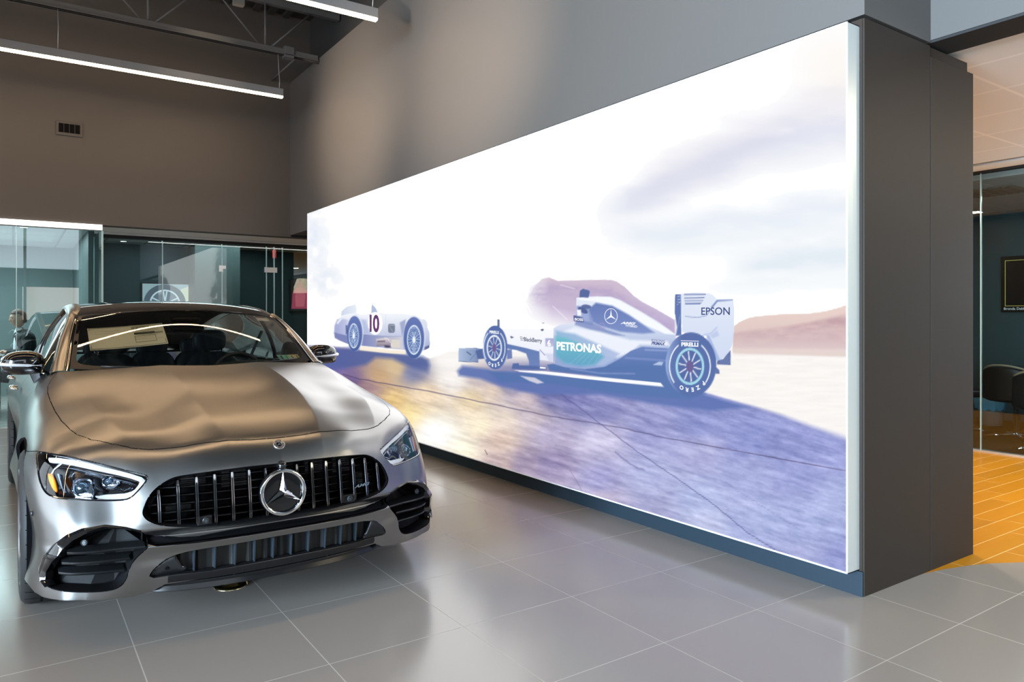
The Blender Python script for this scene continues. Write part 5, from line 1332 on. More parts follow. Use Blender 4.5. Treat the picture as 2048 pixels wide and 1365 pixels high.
# --- build the sheet: colours live on the print itself, light comes through it
srgb = np.clip(IMG, 0, 255)/255.
lin = np.where(srgb <= .04045, srgb/12.92, ((srgb+.055)/1.055)**2.4)
boost = 1+1.5*np.clip((srgb.min(-1)-.975)/.018, 0, 1)
lin = lin*boost[..., None]
def art_mat(name, attr=None, colr=None, k=1.0):
    m = bpy.data.materials.new(name); m.use_nodes = True; n = m.node_tree.nodes; l = m.node_tree.links; bs = bsdf(m)
    bs.inputs['Roughness'].default_value = .5; bs.inputs['Base Color'].default_value = (.008, .008, .008, 1); bs.inputs['Emission Strength'].default_value = k; bs.inputs['Specular IOR Level'].default_value = 0.
    if attr:
        a = n.new('ShaderNodeAttribute'); a.attribute_name = attr; l.new(a.outputs['Color'], bs.inputs['Emission Color'])
    else: bs.inputs['Emission Color'].default_value = (*colr, 1)
    return m
lb = empty('light_box', (3.27, 5.7, .122), 0, 'huge backlit wall picture of two silver racing cars on a dry lake', 'light box')
def lpl(o): o.parent = lb; o.location = (-3.27, -5.7, -.122); return o
me = bpy.data.meshes.new('printed_sheet')
nv3 = np.stack([np.full(YY.shape, LX-.001), YY, ZZ], -1).reshape(-1, 3)
ii = np.arange(nu_*nv_).reshape(nu_, nv_); q = np.stack([ii[:-1, :-1], ii[:-1, 1:], ii[1:, 1:], ii[1:, :-1]], -1).reshape(-1, 4)
me.vertices.add(len(nv3)); me.vertices.foreach_set('co', nv3.astype(np.float32).ravel())
me.loops.add(q.size); me.loops.foreach_set('vertex_index', q.astype(np.int32).ravel())
me.polygons.add(len(q)); me.polygons.foreach_set('loop_start', np.arange(0, q.size, 4, dtype=np.int32)); me.polygons.foreach_set('loop_total', np.full(len(q), 4, np.int32))
me.update(calc_edges=True)
ca = me.color_attributes.new('print', 'FLOAT_COLOR', 'POINT')
ca.data.foreach_set('color', np.concatenate([lin.reshape(-1, 3), np.ones((nu_*nv_, 1))], 1).astype(np.float32).ravel())
me.materials.append(art_mat('backlit_print', 'print'))
sheet = lpl(link_mesh('printed_sheet', me))
frm = M('light_box_frame', (.62, .64, .62), .4, .4)
b = B()
b.box(LX, 3.318, Y0, Y0+.004, Z0, Z1); b.box(LX, 3.318, Y1-.004, Y1, Z0, Z1); b.box(LX, 3.318, Y0, Y1, Z1-.004, Z1); b.box(LX, 3.318, Y0, Y1, Z0, Z0+.004); b.box(3.25, 3.318, Y0+.004, Y1-.004, Z0+.004, Z1-.004)
lpl(b.build('frame', frm))
b = B(); e_ = .0065
b.box(LX-.003, LX, Y0, Y0+e_, Z0, Z1); b.box(LX-.003, LX, Y1-e_, Y1, Z0, Z1); b.box(LX-.003, LX, Y0, Y1, Z1-e_, Z1); b.box(LX-.003, LX, Y0, Y1, Z0, Z0+e_*1.2)
lpl(b.build('front_rim', M('rim_white', (.80, .82, .84), .4, .1, emit=(.85, .9, 1), estr=.25)))
def art_text(body, u0, u1, vb0, vb1, cap, colr, name='printed_lettering', bold=0., shear=0., kx=.72, xoff=.0016, space=1.):
    """lettering between two baseline points of the trace sheet; cap = letter height there"""
    y0, z0 = tr2wall(u0, vb0); y1, z1 = tr2wall(u1, vb1); _, zt = tr2wall(u0, vb0-cap)
    size = float(zt-z0)/kx
    mt = Matrix(((0, 0, -1, LX-xoff), (-1, 0, 0, float(y0)), (0, 1, 0, float(z0)), (0, 0, 0, 1)))
    o = text_mesh(name, body, size, None, None, None, bold=bold*size, ext=.0002, shear=shear, space=space)
    w_ = max(v.co.x for v in o.data.vertices)-min(v.co.x for v in o.data.vertices)
    x0_ = min(v.co.x for v in o.data.vertices)
    L_ = float(y0-y1); slope = float(z1-z0)/L_
    sh = Matrix.Identity(4); sh[1][0] = slope
    o.data.transform(mt @ sh @ Matrix.Diagonal((L_/w_, 1, 1, 1)) @ Matrix.Translation((-x0_, 0, 0)))
    cl = tuple((c/255/12.92 if c/255 <= .04045 else ((c/255+.055)/1.055)**2.4) for c in colr)
    key_ = 'ink_%d_%d_%d' % colr
    o.data.materials.clear(); o.data.materials.append(_mats.get(key_) or _mats.setdefault(key_, art_mat(key_, colr=cl)))
    lpl(o); o.parent = lb; return o
art_text('10', 739.5, 759, 662.5, 664, 33, (102, 62, 112), bold=.035, space=.86)
art_text('EPSON', 1403, 1460, 630, 630, 15, (58, 72, 128), bold=.012)
art_text('PETRONAS', 1113.5, 1203, 699, 706.5, 15.5, (250, 252, 254), bold=.045)
art_text('BlackBerry', 1048, 1084.5, 682.5, 686, 8.2, (84, 92, 118), bold=.02)
art_text('6', 1095, 1102, 691.5, 693, 12, (250, 251, 254), bold=.04)
art_text('BOSS', 1150, 1166.5, 641, 642.5, 5.0, (246, 248, 253), bold=.03)
art_text('PETRONAS', 1303, 1330, 683.5, 685, 5, (92, 104, 160)); art_text('PRIMAX', 1303, 1331, 689.5, 691.5, 6, (70, 84, 146), bold=.04, shear=.3)
art_text('PIRELLI', 1363, 1397, 692.5, 693.5, 7.5, (246, 249, 253), bold=.05); art_text('PIRELLI', 979.5, 998, 667, 668, 5.5, (246, 249, 253), bold=.04)
art_text('AMG', 1241, 1272, 648, 650, 4.5, (236, 240, 250), bold=.06, shear=.4); art_text('HYBRID', 1252, 1275, 653.5, 656, 4.5, (228, 234, 248), bold=.03)
# letters that run round the tyres
for body_, cx_, cy_, rx, ry, a0, a1, cap in [('ZERO', 1380, 733, 38, 47.5, 1.12, 2.02, 8), ('P', 1380, 733, 39, 48.5, .78, .78, 8), ('ZERO', 989, 696, 21, 35.5, 1.15, 2.05, 6.5), ('P', 989, 696, 21, 35, .80, .80, 6)]:
    for i_, ch in enumerate(body_):
        a_ = a0+(a1-a0)*(i_/max(1, len(body_)-1)); u_ = cx_+rx*math.cos(a_); v_ = cy_+ry*math.sin(a_)
        y_, z_ = tr2wall(u_, v_); _, zt = tr2wall(u_, v_-cap); size = float(zt-z_)/.72
        o = text_mesh('printed_lettering', ch, size, None, None, None, bold=.04*size, ext=.0002, align='CENTER')
        rot_ = -(a_+math.pi/2)
        o.data.transform(Matrix(((0, 0, -1, LX-.0018), (-1, 0, 0, float(y_)), (0, 1, 0, float(z_)), (0, 0, 0, 1))) @ Matrix.Diagonal((1.15, 1, 1, 1)) @ Matrix.Rotation(rot_ + 0, 4, 'Z') @ Matrix.Translation((0, -size*.35, 0)))
        o.data.materials.clear(); o.data.materials.append(_mats['ink_246_249_253']); lpl(o); o.parent = lb
# printed star roundels
def art_lines(polys, colr, name):
    b = B()
    for P in polys:
        w = [tr2wall(u_, v_) for u_, v_ in P]; b.add([(LX-.0015, float(a), float(c)) for a, c in w], [tuple(range(len(P)))])
    o = b.build(name, _mats[colr]); return lpl(o)
def ringpoly(cx_, cy_, rx, ry, t_, n=36):
    out = []
    for i in range(n):
        a0, a1 = 2*math.pi*i/n, 2*math.pi*(i+1)/n
        out.append([(cx_+rx*math.cos(a0), cy_+ry*math.sin(a0)), (cx_+rx*math.cos(a1), cy_+ry*math.sin(a1)), (cx_+(rx-t_)*math.cos(a1), cy_+(ry-t_)*math.sin(a1)), (cx_+(rx-t_)*math.cos(a0), cy_+(ry-t_)*math.sin(a0))])
    return out
_mats['art_white'] = art_mat('art_white', colr=(.93, .95, 1.0)); _mats['art_violet'] = art_mat('art_violet', colr=(.40, .30, .60))
cx_, cy_ = 1222.3, 632.8
rays = []
for k_ in range(3):
    a_ = R(-90)+k_*R(120); rays.append([(cx_+12.4*math.cos(a_), cy_+14.6*math.sin(a_)), (cx_+1.9*math.cos(a_+1.05), cy_+2.2*math.sin(a_+1.05)), (cx_, cy_), (cx_+1.9*math.cos(a_-1.05), cy_+2.2*math.sin(a_-1.05))])
art_lines(ringpoly(cx_, cy_, 13.2, 15.6, 1.1)+rays, 'art_white', 'printed_star')
art_lines(ringpoly(1204, 652.3, 5.8, 6.2, .9), 'art_violet', 'printed_roundel')
b = [[(1040.5+i*2.7+j*.6, 673.5+j*3.1), (1042.3+i*2.7+j*.6, 673.7+j*3.1), (1041.9+i*2.7+j*.6, 675.2+j*3.1), (1040.1+i*2.7+j*.6, 675.0+j*3.1)] for i in range(2) for j in range(3)]+[[(1046.2, 676), (1048, 676.2), (1047.6, 677.8), (1045.8, 677.5)]]
_mats['art_dark'] = art_mat('art_dark', colr=(.09, .11, .18))
art_lines(b, 'art_dark', 'printed_dots')
art_lines([[(1362, 682.5), (1398, 683.5), (1398, 682.3), (1362, 681.3)]], 'art_white', 'printed_bar')
# ---------------------------------------------------------------- things in the glass rooms
def skin_mesh(name, nodes, edges, mat, parent=None, lv=2):
    """nodes: (x, y, z, r); a smooth tapering body grown round the edges"""
    me = bpy.data.meshes.new(name); me.from_pydata([n[:3] for n in nodes], edges, [])
    o = bpy.data.objects.new(name, me); col.objects.link(o)
    md = o.modifiers.new('skin', 'SKIN'); md.use_smooth_shade = True
    for i, n in enumerate(nodes):
        d = me.skin_vertices[0].data[i]; r = n[3]; d.radius = r if isinstance(r, tuple) else (r, r); d.use_root = (i == 0)
    sb = o.modifiers.new('sub', 'SUBSURF'); sb.levels = lv; sb.render_levels = lv
    dg = bpy.context.evaluated_depsgraph_get(); dg.update()
    m2 = bpy.data.meshes.new_from_object(o.evaluated_get(dg)); bpy.data.objects.remove(o)
    m2.materials.clear(); m2.materials.append(mat)
    return link_mesh(name, m2, parent)
skinm = M('skin', (.62, .36, .26), .5); hairm = M('hair_auburn', (.085, .026, .010), .6); jackm = bumped(M('jacket_black', (.012, .014, .016), .75), 120, .2, 3, .003)
shirtm = M('shirt_white', (.75, .80, .88), .7); trm = M('trousers_dark', (.02, .022, .03), .8)
pr = empty('person', (.17, 12.40, 0), R(10), 'seated person with auburn hair, black jacket and white shirt, hands on a table', 'person')
# the figure faces towards -x, leaning a little to the table
N_ = [(0, 0, .50, (.15, .13)), (0, 0, .68, (.125, .14)), (-.02, 0, .88, (.12, .16)), (-.05, 0, 1.02, (.095, .135)), (-.078, 0, 1.10, (.045, .048)), (-.10, 0, 1.20, (.050, .050)),
      (-.055, -.185, 1.06, .045), (-.06, -.25, .86, .045), (-.24, -.16, .845, .034), (-.31, -.12, .85, .026),
      (-.055, .185, 1.06, .045), (-.06, .25, .86, .045), (-.24, .12, .845, .034), (-.31, .07, .85, .026),
      (-.05, -.10, .50, .085), (-.42, -.12, .50, .062), (-.42, -.12, .10, .042), (-.52, -.12, .05, .04), (-.05, .10, .50, .085), (-.42, .12, .50, .062), (-.42, .12, .10, .042), (-.52, .12, .05, .04)]
E_ = [(0, 1), (1, 2), (2, 3), (3, 4), (4, 5), (3, 6), (6, 7), (7, 8), (8, 9), (3, 10), (10, 11), (11, 12), (12, 13), (0, 14), (14, 15), (15, 16), (16, 17), (0, 18), (18, 19), (19, 20), (20, 21)]
body_o = skin_mesh('body', N_, E_, skinm, pr)
# head with brow, nose, lips, chin and ears, turned the way the figure looks
def head_mesh(c, s=1.):
    v = []; nu2, nv2 = 40, 28
    for i in range(nu2):
        a = 2*math.pi*i/nu2
        for j in range(nv2+1):
            p = -math.pi/2+math.pi*j/nv2
            x = -math.cos(p)*math.cos(a); y = math.cos(p)*math.sin(a); z = math.sin(p)
            rx, ry, rz = .098, .076, .122
            X, Y, Z = x*rx, y*ry, z*rz
            f = max(0, -x)                       # how much this point faces forward
            if z < 0: X += .012*f*(-z); Y *= 1-.28*(-z)**1.5; X = X*(1-.10*(-z)) if x > 0 else X
            g = lambda y0, z0, sy, sz: math.exp(-((Y-y0)/sy)**2-((Z-z0)/sz)**2)
            if x < 0:
                X -= .022*g(0, -.012, .011, .020)+.006*g(0, .014, .010, .02)      # nose
                X -= .007*g(0, .040, .045, .012); X += .009*(g(.030, .020, .014, .011)+g(-.030, .020, .014, .011))   # brow, sockets
                X -= .007*g(0, -.052, .022, .007)+.006*g(0, -.063, .020, .006); X += .004*g(0, -.0575, .024, .003)
                X -= .010*g(0, -.092, .022, .018)
            v.append((c[0]+X*s, c[1]+Y*s, c[2]+Z*s))
    return v, grid_faces(nu2, nv2+1, True)
hv, hf = head_mesh((0, 0, 0))
hb_ = B(); hb_.add(hv, hf)
for s in (-1, 1):
    ev, ef = superell((.005, s*.078, .0), (.017, .008, .030), .9, 16, 10); hb_.add(ev, ef)
# hands: palm, four curled fingers of unequal length, thumb from the side of the palm
def hand_nodes(c, s):
    n = [(c[0], c[1], c[2], (.020, .014)), (c[0]-.045, c[1]-s*.004, c[2]-.002, (.030, .014))]; e = [(0, 1)]
    return n, e
rot_h = Matrix.Translation((-.118, -.0, 1.315)) @ Matrix.Rotation(R(12), 4, 'Z') @ Matrix.Rotation(R(-6), 4, 'Y')
hb_.v = [tuple(rot_h @ Vector(v)) for v in hb_.v]
ho = hb_.build('head_tmp', skinm, pr, smooth=True)
parts_ = [ho]
for s in (-1, 1):
    w0 = Vector((-.31, (-.12 if s < 0 else .07), .85))
    hn = [(*w0, (.022, .016)), (*(w0+Vector((-.05, -s*.012, 0))), (.030, .013))]; he = [(0, 1)]
    for k, L_ in enumerate((.060, .072, .068, .052)):
        oy = -.024+.016*k; b0 = len(hn)
        p1 = w0+Vector((-.085, -s*.016+oy, .004)); p2 = p1+Vector((-L_*.45, 0, -.004)); p3 = p2+Vector((-L_*.35, 0, -.016))
        hn += [(*p1, .0095), (*p2, .0085), (*p3, .0072)]; he += [(1, b0), (b0, b0+1), (b0+1, b0+2)]
    b0 = len(hn); p1 = w0+Vector((-.03, -s*.034, .004)); p2 = p1+Vector((-.028, -s*.012, -.002)); hn += [(*p1, .0105), (*p2, .009)]; he += [(0, b0), (b0, b0+1)]
    parts_.append(skin_mesh('hand_tmp', hn, he, skinm, pr, 1))
bm = bmesh.new(); bm.from_mesh(body_o.data)
for q_ in parts_: bm.from_mesh(q_.data)
bm.to_mesh(body_o.data); bm.free()
for q_ in parts_: bpy.data.objects.remove(q_)
body_o.data.polygons.foreach_set('use_smooth', [True]*len(body_o.data.polygons))
JN = [(.0, 0, .56, (.155, .145)), (0, 0, .70, (.135, .155)), (-.02, 0, .88, (.130, .172)), (-.045, 0, 1.04, (.122, .185)), (-.058, 0, 1.105, (.098, .135)), (-.068, 0, 1.168, (.072, .078)),
      (-.055, -.19, 1.075, .066), (-.06, -.25, .86, .056), (-.24, -.16, .845, .044), (-.285, -.13, .85, .036), (-.055, .19, 1.075, .066), (-.06, .25, .86, .056), (-.24, .12, .845, .044), (-.285, .09, .85, .036)]
jk = skin_mesh('jacket', JN, [(0, 1), (1, 2), (2, 3), (3, 4), (4, 5), (3, 6), (6, 7), (7, 8), (8, 9), (3, 10), (10, 11), (11, 12), (12, 13)], jackm, pr)
# open front of the jacket shows the shirt
v_, f_ = superell((-.105, -.035, .90), (.075, .075, .235), .8); sh_ = mk('shirt', v_, f_, shirtm, pr, smooth=True)
v_ = []; 
b = B()
for s in (-1, 1):
    b.add([(-.158, s*.004, 1.150), (-.135, s*.050, 1.185), (-.085, s*.064, 1.190), (-.085, s*.070, 1.172), (-.150, s*.052, 1.135), (-.172, s*.030, 1.110)], [(0, 1, 4, 5), (1, 2, 3, 4)])
co_ = b.build('collar', shirtm, pr); md = co_.modifiers.new('t', 'SOLIDIFY'); md.thickness = .006
TN = [(0, 0, .50, (.165, .15)), (-.06, -.10, .50, .098), (-.42, -.12, .50, .075), (-.42, -.12, .12, .06), (-.06, .10, .50, .098), (-.42, .12, .50, .075), (-.42, .12, .12, .06)]
skin_mesh('trousers', TN, [(0, 1), (1, 2), (2, 3), (0, 4), (4, 5), (5, 6)], trm, pr)
for s in (-1, 1):
    v_, f_ = superell((-.49, s*.12, .045), (.13, .048, .045), .8, 20, 12); mk('shoe', v_, f_, black_satin, pr, smooth=True)
hr = B(); hv2 = []
for x, y, z in hv:
    k = 1.07
    hv2.append((x*k+.006, y*1.09, z*1.06+.004))
keep = [i for i, (x, y, z) in enumerate(hv)]
ff = [f for f in hf if all((hv[i][2] > .058) or (hv[i][0] > -.012 and hv[i][2] > .030) or (hv[i][0] > .016 and hv[i][2] > -.07) for i in f)]
hr.add(hv2, ff)
hr.v = [tuple(rot_h @ Vector(v)) for v in hr.v]
ha = hr.build('hair', hairm, pr, smooth=True); md = ha.modifiers.new('t', 'SOLIDIFY'); md.thickness = .005; md.offset = 1
b = B()
for s in (-1, 1):
    b.lathe([(0, .003), (.006, .001), (.0065, -.004)], center=(-.088, s*.030, .019), axis='x', seg=12)
b.v = [tuple(rot_h @ Vector((-.176-v[0], v[1], v[2]))) for v in b.v]
b.build('eyes', M('eye_dark', (.03, .02, .015), .2), pr, smooth=True)
b = B(); b.tube([(-.0985, y_*.019, -.0575+.004*y_*y_) for y_ in (-1, -.5, 0, .5, 1)], .0032, 6); b.v = [tuple(rot_h @ Vector(v)) for v in b.v]
b.build('lips', M('lip_red', (.38, .12, .10), .5), pr, smooth=True)
# table in front of the person, chair under
tb = empty('desk', (-.45, 12.35, 0), 0, 'pale grey desk behind the left glass where the seated person rests both hands', 'desk')
bx('desk_top', -.75, .36, -.55, .55, .792, .822, M('desk_laminate', (.20, .20, .20), .4), tb, bev=.004)
for dx in (-.68, .28):
    for dy in (-.48, .48): bx('leg', dx-.02, dx+.02, dy-.02, dy+.02, 0, .792, chrome, tb)
def office_chair(name, loc, rz, label, group=None):
    c = empty(name, loc, rz, label, 'chair', group)
    cm = M('chair_black_leather', (.012, .012, .012), .4); pip = M('chair_tan_piping', (.42, .30, .20), .5)
    v, f = superell((0, 0, .46), (.25, .26, .055), .6); mk('seat', v, f, cm, c, smooth=True)
    nn2 = 17; P = []
    for i in range(nn2):
        a = R(-62)+R(124)*i/(nn2-1); top = .80-.05*abs(i-8)/8*abs(i-8)/8*1.5
        P.append([(-.02-.25*math.cos(a)*1.0, .285*math.sin(a), z) for z in np.linspace(.44, top, 6)])
    P = np.array(P); o = mk('backrest', P.reshape(-1, 3), grid_faces(nn2, 6), cm, c, smooth=True); md = o.modifiers.new('t', 'SOLIDIFY'); md.thickness = .05; md.offset = 0; bevel(o, .012, 2)
    b = B(); b.tube([tuple(p[-1]+np.array([-.012, 0, .018])) for p in P], .011, 6); b.tube([tuple(P[0][k]) for k in range(6)], .012, 6); b.tube([tuple(P[-1][k]) for k in range(6)], .012, 6)
    b.build('piping', pip, o, smooth=True)
    b = B(); b.lathe([(.028, .03), (.028, .42), (.06, .42)], seg=20); b.build('pedestal', chrome, c, smooth=True)
    for k in range(4):
        a = R(45)+R(90)*k; b = B(); b.tube([(0, 0, .06), (.31*math.cos(a), .31*math.sin(a), .035)], [.022, .014], 8); b.build('foot', chrome, c, smooth=True)
    return c
office_chair('office_chair', (.36, 12.42, .0), 0, 'black tub chair holding the seated person behind the left glass')
# ---- wall screen with a picture of an alloy wheel
def emis(name, c, k=1.): return M(name, (.02, .02, .02), .4, emit=c, estr=k)
x0_, x1_ = x_at(285, 13.55), x_at(379, 13.55)
sc = empty('wall_screen', ((x0_+x1_)/2, 13.56, 1.32), 0, 'bright wall screen showing a close-up of an alloy wheel, seen over the car roof', 'screen')
W_ = (x1_-x0_)/2; b = B(); b.box(-W_-.02, W_+.02, .0, .04, -.02, .605); b.build('bezel', black_satin, sc, bev=.003)
b = B(); b.add([(-W_, -.001, 0), (W_, -.001, 0), (W_, -.001, .585), (-W_, -.001, .585)], [(0, 1, 2, 3)]); b.build('display', emis('screen_sky', (.50, .62, .70), .85), sc)
def disc(name, cx, cz, r0, r1, mat, parent, y=-.002, n=40, a0=0, a1=360, sx=1.):
    v = []; f = []
    for i in range(n+1):
        a = R(a0+(a1-a0)*i/n); v += [(cx+r0*sx*math.cos(a), y, cz+r0*math.sin(a)), (cx+r1*sx*math.cos(a), y, cz+r1*math.sin(a))]
        if i: f.append((2*i-2, 2*i-1, 2*i+1, 2*i))
    return mk(name, v, f, mat, parent)
cx_ = -.02
disc('display_tyre', cx_-.0, .25, .24, .33, emis('screen_tyre', (.10, .13, .17), 1), sc, -.0015, a0=-48, a1=228)
disc('display_wheel', cx_, .25, 0, .24, emis('screen_wheel', (.16, .20, .27), 1), sc, -.0018, a0=-90, a1=270)
disc('display_rim', cx_, .25, .215, .24, emis('screen_light', (.75, .85, .95), 1), sc, -.002)
for k in range(5):
    a = R(90+72*k)
    for d in (-.14, .14):
        p0 = (cx_+.03*math.cos(a), .25+.03*math.sin(a)); p1 = (cx_+.22*math.cos(a+d), .25+.22*math.sin(a+d)); nx_, nz_ = -(p1[1]-p0[1]), p1[0]-p0[0]; L_ = math.hypot(nx_, nz_); nx_, nz_ = nx_/L_*.011, nz_/L_*.011
        mk('display_spoke', [(p0[0]-nx_, -.0024, p0[1]-nz_), (p1[0]-nx_, -.0024, p1[1]-nz_), (p1[0]+nx_, -.0024, p1[1]+nz_), (p0[0]+nx_, -.0024, p0[1]+nz_)], [(0, 1, 2, 3)], emis('screen_light', (0, 0, 0)), sc)
disc('display_hub', cx_, .25, 0, .04, emis('screen_light', (0, 0, 0)), sc, -.0028)
mk('display_sand', [(W_*.55, -.0012, .02), (W_, -.0012, .02), (W_, -.0012, .56), (W_*.62, -.0012, .50)], [(0, 1, 2, 3)], emis('screen_sand', (.80, .78, .62), 1), sc)
# ---- screen with a red seat, cut off by the light box
x0_ = x_at(580, 13.55)
s2 = empty('wall_screen', (x0_, 13.56, 1.44), 0, 'wall screen showing a red leather car seat, beside the left end of light box', 'screen')
b = B(); b.box(0, 1.05, 0, .04, 0, .62); b.build('bezel', black_satin, s2, bev=.003)
b = B(); b.add([(.02, -.001, .03), (1.03, -.001, .03), (1.03, -.001, .60), (.02, -.001, .60)], [(0, 1, 2, 3)]); b.build('display', emis('screen_dark', (.012, .010, .014), 1), s2)
red = emis('screen_red', (.42, .05, .10), 1); red2 = emis('screen_red_light', (.60, .12, .17), 1); red3 = emis('screen_red_dark', (.22, .03, .06), 1)
def flat(name, pts, mat, parent, y): return mk(name, [(a, y, c) for a, c in pts], [tuple(range(len(pts)))], mat, parent)
flat('display_seat', [(.03, .06), (.38, .06), (.40, .30), (.34, .40), (.26, .46), (.12, .46), (.05, .36)], red, s2, -.0016); flat('display_seat', [(.11, .10), (.27, .10), (.30, .32), (.24, .38), (.13, .38), (.10, .30)], red2, s2, -.0022)
flat('display_headrest', [(.12, .47), (.26, .47), (.24, .58), (.14, .58)], red3, s2, -.002); flat('display_seat', [(.44, .05), (.80, .05), (.78, .40), (.50, .44)], red, s2, -.0016); flat('display_headrest', [(.52, .45), (.68, .45), (.66, .56), (.54, .56)], red3, s2, -.002)
mtx_w = Matrix.Translation((.02, -.002, .008)) @ Matrix.Rotation(R(90), 4, 'X')
# ---- small fittings on the glass
pf = M('patch_fitting', (.80, .80, .78), .3, .5)
def fitting(u, v, pts, label, yy=11.69):
    c = x_at(u, yy); Yc = None
    t = (u-1024)/1452; Yc = yy/(-t*.5661+.8243); z = 1.3206+(637-v)*Yc/1452
    b = B()
    for x0, x1, z0, z1 in pts: b.box(c+x0, c+x1, yy-.012, yy, z+z0, z+z1)
    return tag(b.build('door_patch', pf, bev=.001), label, 'door fitting')
fitting(444, 538, [(-.045, .055, .0, .05), (-.045, .012, -.045, .0)], 'white L-shaped glass door patch at the joint right of the wheel screen')
fitting(540, 541, [(-.085, .11, -.035, .045)], 'white rectangular glass door patch near the light box, on the twin glass edges')
b = B(); c_ = x_at(549, 12.9); b.box(c_-.03, c_+.03, 12.9, 12.93, 2.38, 2.52); b.box(c_-.012, c_+.012, 12.905, 12.925, 2.52, 2.56)
tag(b.build('alarm_strobe', M('alarm_red', (.7, .03, .03), .4), bev=.004), 'small red alarm strobe hanging from the office ceiling near the door patch', 'alarm')
# downlights
dlm = emis('downlight_glow', (1, .98, .92), 5)
k_ = 0
for u, v, zc, room in ((48, 455, 2.56, 'office behind the left glass'), (264, 472, 2.56, 'office above the wheel screen'), (474, 483, 2.56, 'office ceiling right of the pier'), (247, 483, 2.56, 'office, the inner one above the wheel screen')):
    t = (u-1024)/1452; Yc = 1452*(zc-1.3206)/(637-v); x = (t*.8243+.5661)*Yc; y = (-t*.5661+.8243)*Yc
    d = empty('downlight', (x, y, zc), 0, 'small round recessed ceiling downlight in the '+room, 'downlight', 'downlights in the offices')
    b = B(); b.lathe([(.045, -.001), (.06, -.004), (.065, 0)], seg=24); b.build('trim_ring', chrome, d, smooth=True)
    b = B(); b.lathe([(0, -.0015), (.045, -.0015)], seg=24); b.build('lens', dlm, d)
for x, y, wh in ((9.0, 4.45, 'meeting room, left of the ceiling vent'), (8.9, 3.0, 'meeting room near the partition glass')):
    d = empty('downlight', (x, y, 2.70), 0, 'small round recessed ceiling downlight in the '+wh, 'downlight', 'downlights in the meeting room')
    b = B(); b.lathe([(.045, -.001), (.06, -.004), (.065, 0)], seg=24); b.build('trim_ring', chrome, d, smooth=True)
    b = B(); b.lathe([(0, -.0015), (.045, -.0015)], seg=24); b.build('lens', dlm, d)
# ---- meeting room on the right
cv = empty('ceiling_vent', (8.75, 3.55, 2.70), 0, 'square louvred vent in the meeting room ceiling', 'air vent')
b = B(); b.box(-.30, .30, -.30, .30, -.008, 0); b.build('frame', M('vent_grey', (.16, .17, .16), .5), cv, bev=.002)
b = B()
for i in range(7): b.box(-.26, .26, -.25+i*.073, -.25+i*.073+.045, -.02, -.008)
b.build('louvres', M('vent_dark', (.08, .09, .08), .5), cv)
tv = empty('television', (10.468, 3.53, 1.40), 0, 'black television with a thin yellow outline on the teal meeting room wall', 'television')
b = B(); b.box(0, .03, -.60, .607, .0, .712); b.build('bezel', black_gloss, tv, bev=.003)
yl_ = emis('tv_yellow', (.55, .50, .12), 1)
b = B()
for a0, a1, c0, c1 in ((-.555, .560, .655, .660), (-.555, .560, .075, .080), (.555, .560, .075, .66), (-.56, -.555, .075, .66)): b.box(-.002, -.0005, a0, a1, c0, c1)
b.build('screen_outline', yl_, tv)
text_mesh('screen_caption', 'Bronda Dable 5', .045, emis('tv_text', (.55, .65, .7), 1), tv, Matrix(((0, 0, -1, -.0015), (-1, 0, 0, .575), (0, 1, 0, .028), (0, 0, 0, 1))), ext=.0003)
b = B(); b.lathe([(.022, .0), (.016, .018), (.012, .036), (.0, .044)], center=(0, 0, 0), seg=16); b.v = [(-.001+v[0]*.02, .105+v[1], .028+v[2]) for v in b.v]; b.build('bell_icon', emis('tv_bell', (.8, .75, .2), 1), tv)
mt_ = empty('meeting_table', (9.74, 3.30, 0), 0, 'dark round meeting table behind the right glass', 'table')
b = B(); b.lathe([(0, .715), (.60, .715), (.64, .725), (.64, .745), (.61, .752), (0, .752)], seg=72); b.build('table_top', M('dark_wood_top', (.035, .025, .02), .18, 0, .5), mt_, auto=40)
b = B(); b.lathe([(.32, 0), (.32, .02), (.06, .05), (.05, .715)], seg=40); b.build('pedestal', black_satin, mt_, auto=40)
office_chair('meeting_chair', (9.15, 4.05, 0), R(-50), 'black chair with tan piping, cut by the dark pillar edge at the table', 'meeting room chairs')
office_chair('meeting_chair', (8.98, 3.40, 0), R(-9), 'black chair with tan piping in the middle, against the table under the television', 'meeting room chairs')
office_chair('meeting_chair', (8.43, 2.93, 0), R(15), 'black chair with tan piping nearest the glass at the right photo edge', 'meeting room chairs')
bn = empty('waste_bin', (9.95, 4.05, 0), 0, 'grey waste bin with a blue plastic liner under the meeting room wall', 'bin')
b = B(); b.lathe([(.0, .004), (.13, 0), (.15, .33), (.152, .335), (.145, .33), (.125, .01)], seg=32); b.build('bin_body', M('bin_grey', (.22, .21, .20), .5), bn, smooth=True)
b = B(); n_ = 40
prof = [(.148, .30), (.158, .345), (.172, .34), (.170, .27), (.160, .20)]
vs_ = []
for r_, h_ in prof:
    for k in range(n_):
        a = 2*math.pi*k/n_; w_ = 1+.05*math.sin(k*2.7)+.04*math.sin(k*1.3+r_*50); vs_.append((r_*w_*math.cos(a), r_*w_*math.sin(a), h_+.015*math.sin(k*1.9+h_*20)))
b.add(vs_, [(i*n_+k, i*n_+(k+1) % n_, (i+1)*n_+(k+1) % n_, (i+1)*n_+k) for i in range(4) for k in range(n_)]); b.build('liner', M('liner_blue', (.12, .30, .42), .4), bn, smooth=True)
